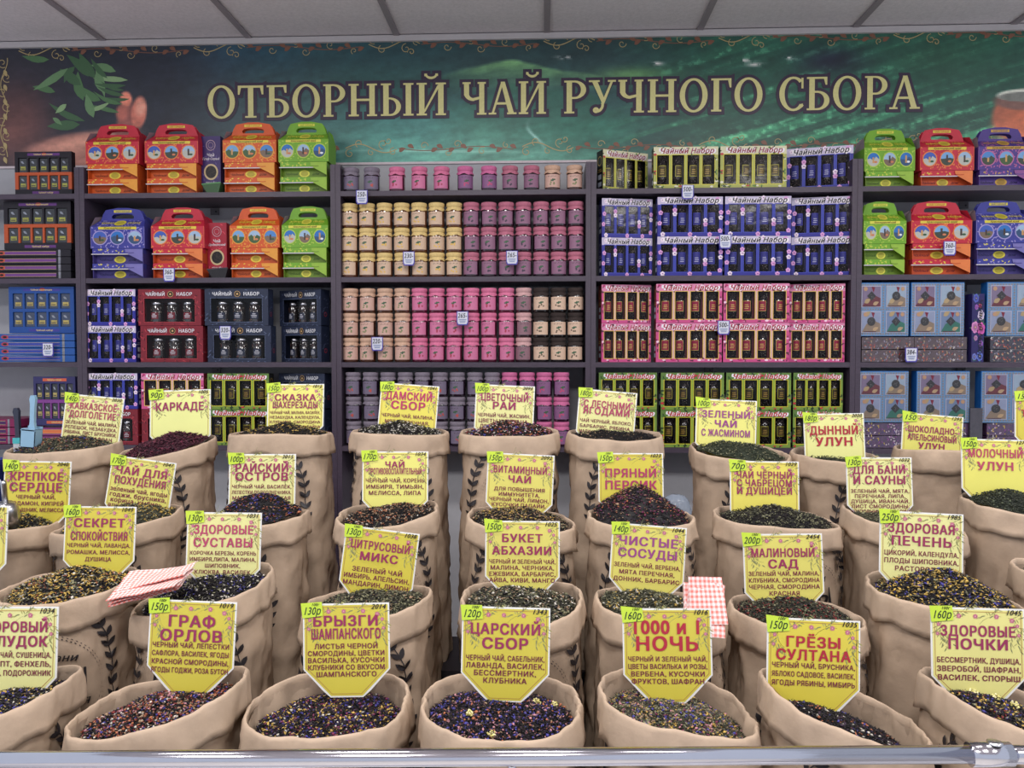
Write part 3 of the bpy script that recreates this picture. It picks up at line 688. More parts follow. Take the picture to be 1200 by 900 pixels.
def carry(st):
    main, alt, yl, sd = [lin(*c) for c in CC[st]]; W, H, D = .205, .165, .105; hw = W/2
    o = root_of('carry_carton', W, H); rj = random.Random(st); zb = .084; zr = .112
    sh = tuple(x*.55 for x in sd)
    b = MB(); b.box(-hw, hw, 0, D, 0, zb, main)
    ym = D/2; k = .017
    b.add([(-hw, 0, zb), (hw, 0, zb), (hw-k, ym-.004, zr+.008), (-hw+k, ym-.004, zr+.008), (-hw, D, zb), (hw, D, zb), (hw-k, ym+.004, zr+.008), (-hw+k, ym+.004, zr+.008)],
          [(0, 1, 2, 3), (5, 4, 7, 6), (3, 2, 6, 7)], main)
    gus = lin(150, 130, 140)
    for s in (-1, 1): b.add([(s*hw, 0, zb), (s*hw, D, zb), (s*(hw-k*.4), D*.8, zr+.012), (s*(hw-k), ym, zr+.02), (s*(hw-k*.4), D*.2, zr+.012)], [(0, 1, 2, 3, 4)], gus if s < 0 else main)
    b.build('carton_body', 'card', o)
    # handle: a rounded plate with a slot
    outer = [(-hw+k-.002, zr-.006), (-hw+k+.010, zr+.028), (-hw+k+.020, zr+.044), (-.02, zr+.052), (.02, zr+.052), (hw-k-.020, zr+.044), (hw-k-.010, zr+.028), (hw-k+.002, zr-.006)]
    inner = [(-.040, zr+.010), (-.043, zr+.018), (-.036, zr+.026), (-.016, zr+.029), (.016, zr+.029), (.036, zr+.026), (.043, zr+.018), (.040, zr+.010)]
    b = MB()
    for y0, y1 in ((ym-.012, ym-.0105), (ym+.0105, ym+.012)):
        n = 8; v = [(p[0], y, p[1]) for y in (y0, y1) for p in outer+inner]
        fs = []
        for i in range(n):
            j = (i+1) % n
            fs += [(i, j, n+j, n+i), (16+i, 16+n+i, 16+n+j, 16+j), (i, 16+i, 16+j, j), (n+i, n+j, 16+n+j, 16+n+i)]
        b.add(v, fs, main)
    b.rect(-.034, .034, zr+.034, zr+.0435, ym-.0124, yl)
    b.text('ЧАЙ ГОРНЫЙ', 0, zr+.0355, .008, main, y=-.0001+ym-.0125, off=.03, maxw=.06)
    b.build('handle', 'card', o)
    # front print (lower wall)
    b = MB()
    for i in range(110):
        x = rj.uniform(-hw+.006, hw-.006); z = rj.uniform(.004, zb-.004); b.leaf(x, z, .009, .0042, rj.uniform(0, 6), -.0004, alt)
    for s in (-1, 1): b.rect(s*(hw-.001)-(.001 if s > 0 else 0), s*(hw-.001)+(.001 if s < 0 else 0), 0, zb, -.0005, alt)
    b.rect(-.072, .072, .0735, .0835, -.0006, yl); b.text('Краснодарский край', 0, .0755, .0095, lin(60, 20, 30), y=-.001, off=.03, shear=.3, maxw=.135)
    b.build('printed_front', 'card', o)
    for i in range(3):
        b = MB(); photo_disc(b, -.066+.066*i, .041, .0255, -.0007, rj, alt); b.build('round_photo', 'card', o)
    # roof print lies on the slope
    b = MB(); sl = lambda x, t, e=.0006: (x, (ym-.004)*t-e, zb+(zr+.008-zb)*t+e*.6)
    for i in range(60):
        x = rj.uniform(-hw+.02, hw-.02); t = rj.uniform(.1, .9); b.poly([sl(x-.004, t), sl(x, t-.07), sl(x+.004, t), sl(x, t+.07)], alt)
    b.poly([sl(.022*math.cos(2*PI*i/16), .48+.36*math.sin(2*PI*i/16), .0012) for i in range(16)], yl)
    b.poly([sl(.015*math.cos(2*PI*i/16), .48+.24*math.sin(2*PI*i/16), .0016) for i in range(16)], tuple(x*.7 for x in yl))
    for s in (-1, 1):
        for i in range(6): b.poly([sl(s*(.030+i*.008), .40, .001), sl(s*(.030+i*.008)+.005, .38, .001), sl(s*(.030+i*.008)+.005, .56, .001), sl(s*(.030+i*.008), .58, .001)], yl if i % 2 else tuple(x*.8 for x in yl))
    b.build('printed_roof', 'card', o)
    return o
def flat_carton(st):
    main, alt, yl, sd = [lin(*c) for c in CC[st]]; W, H, D = .2, .06, .1; hw = W/2; rj = random.Random(st)
    lo = sd
    o = root_of('folded_carton', W, H)
    b = MB(); b.box(-hw, hw, .024, D, 0, H, lo); b.box(-hw, hw, .0, .03, .040, H, main)
    for s in (-1, 1): b.box(min(s*hw, s*hw-s*.002), max(s*hw, s*hw-s*.002), .002, .024, 0, .04, lo)
    b.box(-hw-.004, hw-.006, -.001, .002, .036, .0395, lin(206, 200, 206)); b.build('carton_body', 'card', o)
    b = MB(); b.prism([(hw, .058), (.03, .058), (.032, .046), (.044, .036), (hw, .006)], -.003, -.0015, alt if st in ('red', 'orange') else tuple((p+q)/2 for p, q in zip(main, alt)), main)
    b.ribbon([(.036, .044), (.05, .042), (.066, .043)], .003, -.0034, lo); b.build('tuck_flap', 'card', o)
    b = MB(); b.disc(-.004, .0185, .023, .0145, .0234, yl, 18); b.disc(-.004, .0185, .016, .010, .0230, tuple(x*.6 for x in yl), 18)
    b.text('Чайный', -.060, .013, .014, tuple(x*.25 for x in main), y=.0234, off=.03, shear=.3, maxw=.06); b.text('дом', .044, .013, .014, tuple(x*.25 for x in main), y=.0234, off=.03, shear=.3, maxw=.05)
    for i in range(16): b.leaf(rj.uniform(-hw+.01, .02), rj.uniform(.043, .056), .01, .004, rj.uniform(0, 6), -.0003, yl if i % 2 else alt)
    b.build('printed_emblem', 'card', o)
    return o
def packet(st):
    W, H, D = .084, .185, .06; hw = W/2; main = {'violet': lin(58, 40, 104), 'red': lin(170, 30, 52)}[st]
    o = root_of('tea_packet', W, H)
    b = MB(); b.box(-hw, hw, 0, D, 0, H, main); b.build('carton_body', 'card', o)
    b = MB(); wh = lin(220, 214, 220); li = tuple(min(1, x*1.8+.03) for x in main)
    for i in range(24): b.leaf(R.uniform(-hw+.01, hw-.01), R.uniform(.01, H-.01), .014, .004, R.uniform(0, 6), -.0003, li)
    b.ring(0, .150, .018, .0205, -.0008, lin(180, 150, 160)); b.ring(0, .150, .010, .0115, -.0008, lin(180, 150, 160)); b.text('Чай', 0, .107, .017, wh, y=-.0009, off=.03)
    b.text('Граф Серый' if st == 'violet' else 'Цейлонский', 0, .094, .0125, wh, y=-.0009, off=.03, shear=.3, maxw=.074)
    b.disc(0, .048, .031, .031, -.0006, lin(198, 176, 130), 22); b.disc(0, .048, .024, .024, -.0010, lin(26, 22, 24), 22)
    for i in range(40): a = R.uniform(0, 6.3); q = .022*R.random()**.5; b.leaf(q*math.cos(a), .048+q*math.sin(a), .005, .0016, R.uniform(0, 6), -.0013, lin(70, 60, 50))
    b.text('масса 100 г', 0, .006, .008, wh, y=-.0009, maxw=.05)
    b.build('printed_front', 'card', o); return o
def wedge(st):
    o = root_of('open_tray', .12, .036); c = {'green': lin(46, 84, 46), 'black': lin(30, 28, 34)}[st]
    b = MB(); b.add([(-.06, 0, .030), (.06, 0, .036), (.045, .0, 0), (-.03, 0, 0), (-.06, .05, .03), (.06, .05, .036), (.045, .05, 0), (-.03, .05, 0)], [(3, 2, 1, 0), (4, 5, 6, 7), (0, 1, 5, 4), (1, 2, 6, 5), (2, 3, 7, 6), (3, 0, 4, 7)], c)
    b.build('tray_body', 'card', o); b = MB(); b.ribbon([(-.06, .031), (.06, .037)], .004, -.0006, tuple(min(1, x*3) for x in c)); b.build('tray_rim', 'card', o); return o
# ---- flat boxes with ten windows
def ten_box(st):
    W, H, D = .255, .17, .024; hw = W/2; o = root_of('window_box', W, H)
    fr, bar, strip = {'black': (lin(34, 30, 38), lin(186, 78, 40), lin(96, 52, 120)), 'blue': (lin(32, 74, 150), lin(32, 74, 150), lin(60, 60, 150)), 'ember': (lin(52, 50, 100), lin(126, 60, 140), lin(206, 90, 60))}[st]
    b = MB(); zr = [(.024, .078), (.090, .146)]; ww = .039; gp = (W-.03-5*ww)/4; wx = [-hw+.015+i*(ww+gp) for i in range(5)]
    b.box(-hw, hw, .012, D, 0, H, fr); b.box(-hw, hw, 0, .012, 0, zr[0][0], fr); b.box(-hw, hw, 0, .012, zr[1][1], H, fr); b.box(-hw, hw, 0, .012, zr[0][1], zr[1][0], bar)
    for (z0, z1), cl in zip(zr, (bar, fr)):
        b.box(-hw, wx[0], 0, .012, z0, z1, cl); b.box(wx[4]+ww, hw, 0, .012, z0, z1, cl)
        for i in range(4): b.box(wx[i]+ww, wx[i+1], 0, .012, z0, z1, cl)
    b.build('front_frame', 'card', o)
    for (z0, z1) in zr:
        for x in wx:
            b = MB(); b.prism([(x+.001, z0+.001), (x+ww-.001, z0+.001), (x+ww-.003, z1-.002), (x+.003, z1-.002)], .004, .0118, lin(26, 26, 30) if st != 'blue' else lin(40, 54, 84))
            b.rect(x+.008, x+ww-.008, z0+.010, z0+.024, .0036, lin(150, 150, 40) if st == 'black' else lin(170, 150, 70)); b.rect(x+.010, x+ww-.012, z0+.013, z0+.016, .0033, lin(60, 40, 30))
            b.leaf(x+.01, z1-.012, .018, .008, -.6, .0036, lin(130, 136, 150)); b.build('tea_sachet', 'wrap', o)
    b = MB(); b.rect(-.07, .075, .154, .164, -.0005, strip); b.rect(-.05, .07, .006, .016, -.0005, strip)
    b.text('Чайная коллекция', 0, .156, .009, lin(220, 200, 130), y=-.0009, off=.03, shear=.3, maxw=.12); b.text('Чайный набор', .01, .008, .009, lin(220, 200, 130), y=-.0009, off=.03, shear=.3, maxw=.1)
    b.disc(.005, .160, .011, .006, -.0008, lin(170, 50, 60), 10); b.build('printed_strip', 'card', o)
    return o
def flat_box(st):
    W, H, D = .26, .027, .17; hw = W/2; o = root_of('flat_tea_box', W, H)
    fr, strip, em = {'black': (lin(30, 27, 36), lin(110, 60, 130), lin(190, 80, 60)), 'blue': (lin(34, 82, 160), lin(52, 66, 160), lin(170, 60, 80)), 'ember': (lin(126, 50, 110), lin(216, 110, 60), lin(230, 180, 60)), 'plum': (lin(130, 30, 80), lin(70, 40, 90), lin(200, 60, 90))}[st]
    b = MB(); b.box(-hw, hw, 0, D, .001, H-.001, fr); b.build('box_body', 'card', o)
    b = MB(); b.rect(-hw+.02, hw-.05, .008, .020, -.0004, strip); b.rect(-hw+.02, hw-.05, .0195, .0207, -.0006, lin(190, 160, 110)); b.rect(-hw+.02, hw-.05, .0073, .0085, -.0006, lin(190, 160, 110)); b.disc(-hw+.022, .014, .013, .008, -.0008, em, 12); b.disc(-hw+.022, .014, .007, .004, -.001, lin(30, 24, 30), 10)
    b.build('printed_strip', 'card', o); b = MB(); b.box(hw-.042, hw-.034, -.0008, .01, .001, H-.001, lin(120, 120, 130)); b.build('film_seam', 'wrap', o)
    return o
# ---- square boxes with four pictures
def four_box(st):
    W, H, D = .205, .198, .04; hw = W/2; o = root_of('square_tea_box', W, H); rj = random.Random(st)
    fr, sd, bead = {'blue': (lin(112, 156, 200), lin(22, 92, 168), lin(150, 140, 140)), 'brown': (lin(104, 78, 92), lin(60, 40, 60), lin(176, 146, 110))}[st]
    b = MB(); b.box(-hw, hw, .0, D, 0, H, sd); b.rect(-hw+.002, hw, .001, H-.003, -.0006, fr); b.build('box_body', 'card', o)
    b = MB(); n = 19
    for i in range(n):
        t = -hw+.008+i*(W-.014)/(n-1)
        for z in (.008, H/2, H-.009): b.rect(t-.003, t+.003, z-.003, z+.003, -.001, bead)
        z = .008+i*(H-.017)/(n-1)
        for x in (-hw+.008, 0, hw-.006): b.rect(x-.003, x+.003, z-.003, z+.003, -.0012, bead)
    b.build('bead_border', 'card', o)
    for i in range(2):
        for j in range(2):
            cx = -.050+.100*i; cz = .052+.094*j
            b = MB(); s = .040; b.box(cx-s, cx+s, -.003, -.0007, cz-s, cz+s, lin(186, 186, 206)); b.rect(cx-s+.003, cx+s-.003, cz-s+.003, cz+s-.003, -.0033, lin(*[(150, 160, 190), (120, 140, 176), (136, 120, 150), (160, 180, 200)][i+2*j]))
            b.poly([(cx-s+.003, cz-s+.003), (cx+s-.003, cz-s+.003), (cx+s-.003, cz-.006), (cx+.01, cz+.006), (cx-.02, cz-.008)], lin(*[(150, 130, 110), (60, 124, 108), (176, 150, 110), (120, 60, 70)][(i+3*j) % 4]), -.0037)
            b.leaf(cx-.028, cz-.024 if j else cz+.022, .03, .017, .6, -.0041, lin(190, 164, 120)); b.leaf(cx+.006, cz-.030, .026, .014, .4, -.0041, lin(198, 166, 126))
            b.disc(cx+(.026 if i else -.024), cz+.028, .008, .008, -.0042, lin(200, 156, 120), 10)
            b.poly([(cx+.0, cz+.036), (cx+.014, cz+.034), (cx+.008, cz+.014)], lin(140, 40, 62), -.0043)
            if (i+j) % 2: b.disc(cx, cz+.002, .018, .018, -.0046, lin(62, 62, 66), 4, 0)
            else: b.disc(cx, cz+.002, .0165, .0165, -.0046, lin(66, 66, 68), 14)
            for _ in range(14): a = rj.uniform(0, 6.3); q = .012*rj.random(); b.leaf(cx+q*math.cos(a), cz+.002+q*math.sin(a), .005, .0016, rj.uniform(0, 6), -.005, lin(110, 110, 110))
            b.rect(cx-.03, cx+.02, cz-.037, cz-.034, -.0046, lin(90, 50, 60)); b.build('picture_tile', 'card', o)
    b = MB(); b.rect(-hw, hw, 0, H, -.0056, None); b.c = []; b.build('film_wrap', 'film', o)
    return o
def film_box(st):
    W, H, D = .21, .044, .16; hw = W/2; o = root_of('wrapped_tea_box', W, H); rj = random.Random(st)
    b = MB(); base = {'rust': lin(92, 70, 74), 'dusk': lin(58, 52, 66), 'violet': lin(90, 56, 96)}[st]; b.box(-hw, hw, 0, D, .001, H-.001, base); b.build('box_body', 'wrap', o)
    b = MB()
    for _ in range(60):
        cl = rj.choice([(196, 96, 60), (150, 60, 70), (190, 160, 120), (120, 110, 120), (150, 140, 160)]) if st != 'violet' else rj.choice([(196, 160, 60), (150, 60, 150), (220, 200, 210), (70, 50, 120)])
        b.leaf(rj.uniform(-hw+.006, hw-.014), rj.uniform(.005, H-.005), rj.uniform(.004, .013), .005, rj.uniform(0, 6), -.0004-.0003*rj.random(), lin(*cl))
    b.build('printed_border', 'wrap', o)
    b = MB(); n = 22; v = []
    for j in range(5):
        for i in range(n+1): v.append((-hw+W*i/n, -.003-.003*rj.random(), H*j/4))
    b.add(v, [(j*(n+1)+i, j*(n+1)+i+1, (j+1)*(n+1)+i+1, (j+1)*(n+1)+i) for j in range(4) for i in range(n)], None); b.c = []; b.build('crinkled_film', 'film', o)
    return o
def floral(st):
    W, H, D = .07, .255, .05; hw = W/2; o = root_of('floral_tea_box', W, H); rj = random.Random(4)
    b = MB(); b.box(-hw, hw, 0, D, 0, H, lin(44, 38, 96)); b.build('carton_body', 'card', o)
    b = MB()
    for (x, z, r, cl) in ((-.014, .238, .016, (84, 96, 190)), (.01, .21, .009, (200, 70, 120)), (.016, .175, .019, (206, 190, 220)), (-.016, .13, .022, (210, 130, 190)), (.016, .125, .024, (206, 84, 170)), (-.01, .205, .01, (160, 90, 190)), (.012, .022, .018, (90, 110, 200)), (-.018, .02, .013, (110, 120, 200)), (.018, .07, .012, (150, 90, 190)), (-.012, .09, .01, (196, 130, 190))):
        for q in range(3): b.flower(x, z, r*(1-.28*q), -.0005-.0005*q, lin(*[min(255, int(c*(1-.13*q))) for c in cl]), lin(230, 200, 90), 6)
        for q in range(3): b.leaf(x, z, r*1.5, .008, rj.uniform(0, 6), -.0003, lin(60, 110, 70))
    b.build('printed_flowers', 'card', o); b = MB(); b.text('Чайный Набор', .004, .125, .03, lin(20, 14, 30), y=-.0024, off=.02, shear=.25, rot=-PI/2, maxw=.225); b.build('lettering', 'ink', o); return o

def gs(kind, px0, px1, sh, l, h, label, rz=0, Y=.012, grp=None, name='tea gift set'):
    z = ZL[sh]+l*(h+.0012)
    mk = (lambda: trio_set(kind)) if kind in ('red', 'navy') else (lambda: quad_set(kind))
    put(('set', kind), mk, px0, px1, z, h, label, 'tea box', grp or 'boxed tea gift sets', Y, rz)
S3 = [('blue', 'lilac and blue flowered'), ('pink', 'pink'), ('green', 'green and red')]
# right-hand unit
gs('gold', 699, 762, 1, 0, .153, 'yellow-green tea gift set turned to its black side, topmost row', .40, .03)
gs('gold', 765, 841, 1, 0, .153, 'yellow-green tea gift set facing front, second of the top row under the banner')
gs('gold', 843, 921, 1, 0, .153, 'yellow-green tea gift set facing front, third of the top row under the banner')
gs('blue', 925, 1003, 1, 0, .158, 'flowered blue tea gift set angled at the end of the topmost row', -.22, .03)
pos = ['left end', 'second from left', 'third from left', 'right end']
for sh, st, nm, spans in ((2, 'blue', 'flowered blue', [(700, 766), (770, 847), (849, 927), (930, 1003)]), (3, 'pink', 'pink', [(700, 765), (769, 847), (848, 926), (928, 994)]), (4, 'green', 'green and red', [(700, 771), (775, 850), (852, 929), (931, 990)])):
    for l in (0, 1):
        for i, (a, c) in enumerate(spans):
            gs(st, a+(2 if i == 0 else 0), c, sh, l, .145 if sh < 4 else .139, f'{nm} tea gift set, {pos[i]} of the {LAY[l*2]} layer', {0: .16, 3: -.14}.get(i, 0) if sh < 4 else 0, .020 if i in (0, 3) else .012)
# unit with the carry cartons
for l in (0, 1):
    gs('blue', 99, 158, 3, l, .139, f'flowered blue tea gift set beside the dark red set, {LAY[2*l]} layer')
    gs('red', 163-2*l, 237-2*l, 3, l, .139, f'dark red three-jar tea set in the {LAY[2*l]} layer')
    gs('navy', 242-3*l, 317-3*l, 3, l, .139, f'navy three-jar tea set in the {LAY[2*l]} layer, beside the dark red one')
    gs('navy', 322-2*l, 382, 3, l, .139, f'navy three-jar tea set turned to show its patterned side, {LAY[2*l]} layer', -.35, .034)
for l in (0, 1):
    gs('blue' if l else 'red', 97 if l else 96, 159, 4, l, .137, ('flowered blue tea gift set behind the longevity card' if l else 'dark red three-jar tea set low behind the longevity card'))
    gs('pink' if l else 'red', 163, 237, 4, l, .137, ('pink tea gift set behind the hibiscus card' if l else 'dark red three-jar tea set low behind the hibiscus card'))
    gs('green', 241, 314, 4, l, .137, f'green and red tea gift set, {LAY[2*l]} of two beside the hibiscus card')
    gs('navy', 320, 384, 4, l, .137, f'navy three-jar tea set, {LAY[2*l]} of two behind the fairy-tale card', -.25, .03)
# carry cartons standing on folded ones
def cart(st, st2, a, c, sh, nflat, cn, where, Y=.012):
    hf = .056
    for l in range(nflat):
        put(('flat', st2), lambda: flat_carton(st2), a+2, c-2, ZL[sh]+l*(hf+.001), hf, f'{"lower" if l == 0 and nflat == 2 else "upper" if nflat == 2 else "single"} {st2} folded carton under the {cn} one {where}', 'box', 'folded cartons under the carry cartons', Y)
    hr = .163 if nflat == 2 else .166
    put(('carry', st), lambda: carry(st), a, c, ZL[sh]+nflat*(hf+.001), hr, f'{cn} gable carry carton {where}', 'box', 'gable carry cartons', Y)
cart('red', 'orange', 102, 165, 1, 2, 'red', 'at the post on the top shelf')
cart('red', 'orange', 171, 234, 1, 2, 'red', 'by the violet packet')
cart('orange', 'orange', 262, 325, 1, 2, 'orange', 'on the top shelf')
cart('green', 'green', 327, 386, 1, 2, 'green', 'on the top shelf, by the jars')
cart('blue', 'blue', 106, 170, 2, 2, 'blue', 'on the second shelf')
cart('red', 'red', 177, 240, 2, 2, 'red', 'by the red packet')
cart('orange', 'orange', 269, 328, 2, 2, 'orange', 'on the second shelf')
cart('green', 'green', 330, 385, 2, 2, 'green', 'at the row end, second shelf')
cart('green', 'green', 1011, 1071, 1, 1, 'green', 'on the far top shelf')
cart('red', 'red', 1076, 1140, 1, 1, 'red', 'on the far top shelf')
cart('violet', 'violet', 1144, 1210, 1, 1, 'violet', 'on the far top shelf')
cart('green', 'green', 1011, 1062, 2, 2, 'green', 'on the far second shelf')
cart('red', 'red', 1067, 1139, 2, 2, 'red', 'on the far second shelf')
cart('blue', 'blue', 1143, 1210, 2, 2, 'blue', 'on the far second shelf')
put('pv', lambda: packet('violet'), 237, 260, ZL[1]+.04, .185, 'violet tea packet between the red and orange carry cartons', 'packet', None, .05)
put('pr', lambda: packet('red'), 243, 266, ZL[2]+.036, .18, 'red tea packet between the red and orange carry cartons', 'packet', None, .05)
for k, sh, cl, a, c in (('wg', 1, 'green', 223, 261), ('wb', 2, 'black', 228, 268)):
    put(k, lambda: wedge(cl), a+14, c-1, ZL[sh], .036, cl+' folded tray lying in front of the tea packet', 'tray', None, -.0+.004)
    b = MB(); b.box(-.035, .035, 0, .055, 0, .034, lin(60, 50, 60)); o = b.build('display_block', 'card'); o.location = (P((a+c)/2+4, 300, .06).x, .062, ZL[sh]+.0005); tag(o, 'small dark block under the '+('violet' if sh == 1 else 'red')+' tea packet', 'block')
# far left unit
put('tb', lambda: ten_box('black'), 19, 86, ZL[1], .168, 'black ten-window tea box standing on the top shelf', 'tea box', 'ten-window tea boxes', .03)
put('tb', lambda: ten_box('black'), 5, 84, ZL[2]+.114, .186, 'black ten-window tea box standing on four flat boxes', 'tea box', 'ten-window tea boxes', .03)
put('tl', lambda: ten_box('blue'), 9, 86, ZL[3]+.112, .18, 'blue ten-window tea box standing on four blue flat boxes', 'tea box', 'ten-window tea boxes', .03)
put('te', lambda: ten_box('ember'), 36, 86, ZL[4]+.072, .19, 'violet and dark blue ten-window tea box behind the light blue scoop', 'tea box', 'ten-window tea boxes', .03)
pl = ['lowest', 'second from below', 'third from below', 'uppermost']
for l in range(4):
    put('fb', lambda: flat_box('black'), -6, 83, ZL[2]+.028*l, .0275, 'black flat tea box with violet strip, '+pl[l]+' in its stack of four', 'tea box', 'flat tea boxes in stacks')
    put('fl', lambda: flat_box('blue'), -4, 86, ZL[3]+.0275*l, .027, 'blue flat tea box, '+pl[l]+' in its stack of four', 'tea box', 'flat tea boxes in stacks')
for l in (0, 1):
    put('fe', lambda: flat_box('ember'), 30, 88, ZL[4]+.033*l, .032, 'orange and violet flat tea box, '+('lower' if l == 0 else 'upper')+' of two behind the light blue scoop', 'tea box', 'flat tea boxes in stacks')
for l in range(3):
    put('fp', lambda: flat_box('plum'), -60, 18, ZL[4]+.033*l, .032, 'plum red flat tea box, '+['lowest', 'middle', 'uppermost'][l]+' of three at the picture edge', 'tea box', 'flat tea boxes in stacks')
# far right unit
nmz = ['first', 'second', 'third']
for i, (a, c) in enumerate(((1006, 1066), (1068, 1131), (1157, 1222))):
    put('4b', lambda: four_box('blue'), a, c, ZL[3]+.096, .197, 'square blue four-picture tea box, '+nmz[i]+' on the third shelf', 'tea box', 'square blue tea boxes')
    for l in (0, 1):
        k = 'dusk' if i == 2 else 'rust'
        put('fw'+k, lambda: film_box(k), a+5, c+8-(1 if i == 0 else 4), ZL[3]+.047*l, .046, f'{("lower", "upper")[l]} film-wrapped {"brown" if i < 2 else "dark"} box under the {nmz[i]} square box of the third shelf', 'tea box', 'film-wrapped tea boxes lying flat', .016)
put('flo', lambda: floral(0), 1140, 1155, ZL[3], .25, 'narrow dark violet box with flowers between two square blue boxes', 'tea box', None, .002)
for i, (st, a, c) in enumerate((('blue', 1006, 1067), ('brown', 1076, 1139), ('blue', 1152, 1220))):
    put('4'+st[0], lambda: four_box(st), a, c, ZL[4]+.096, .19, f'square {st} four-picture tea box, {nmz[i]} on the lowest shelf', 'tea box', 'square tea boxes on the lowest shelf')
    for l in (0, 1): put('fwviolet', lambda: film_box('violet'), a+8, c, ZL[4]+.047*l, .046, f'{("lower", "upper")[l]} film-wrapped violet box under the {nmz[i]} square box of the lowest shelf', 'tea box', 'film-wrapped tea boxes lying flat', .016)
b = MB(); b.box(-.022, .022, 0, .05, 0, .15, lin(58, 52, 62)); o = b.build('grey_tea_box', 'wrap'); o.location = (P(1148, 300, 0).x, -.004+.006, ZL[4]+.0005); tag(o, 'narrow dark speckled box between two square boxes on the lowest shelf', 'tea box')
# price tags clipped to the shelf edges
for i, (px, py, t, nm) in enumerate([(424, 231, '250-', 'grey jars'), (479, 303, '230-', 'yellow jars'), (600, 302, '265-', 'mauve jars'), (542, 373, '265-', 'bright pink jars'), (442, 403, '220-', 'beige jars'), (806, 225, '500-', 'yellow-green gift sets'),
        (850, 283, '500-', 'blue gift sets'), (848, 384, '500-', 'pink gift sets'), (198, 322, '360-', 'red carry carton'), (264, 390, '320-', 'navy jar sets'), (56, 410, '320-', 'blue flat boxes'), (1113, 291, '360-', 'red carton of the far unit'), (1068, 416, '384-', 'film-wrapped boxes')]):
    Y = -.012; p = P(px, py, Y); o = empty('price_tag', (p.x, Y, p.z-.026), 0, 'small white price tag with violet edge on the '+nm, 'price tag', 'small shelf price tags')
    b = MB(); b.prism([(-.022, .010), (-.018, 0), (.018, 0), (.022, .010), (.022, .052), (-.022, .052)], 0, .0015, lin(76, 66, 170)); b.build('tag_back', 'card', o)
    b = MB(); b.poly([(-.019, .012), (-.015, .004), (.015, .004), (.019, .012), (.019, .050), (-.019, .050)], lin(206, 208, 222), -.0005); b.build('tag_face', 'card', o)
    b = MB(); b.text(t, 0, .028, .024, lin(24, 24, 30), y=-.001, off=.025, shear=.15, maxw=.035)
    for k in range(3): b.rect(-.014+.002*k, .014-.002*k, .020-.005*k, .022-.005*k, -.001, lin(70, 100, 160))
    b.build('handwriting', 'ink', o)
    b = MB(); b.box(-.004, .004, .0016, .012+(.012 if py in (303, 302, 373, 403, 283, 384, 390, 410, 291, 416) else 0), .044, .047, lin(170, 170, 190)); b.build('tag_clip', 'plastic', o)
# ------------------------------------------------------------------ sacks, tea and cards
ROWY = {1: CAM.y+1.33, 2: CAM.y+1.60, 3: CAM.y+1.85, 4: CAM.y+2.10}
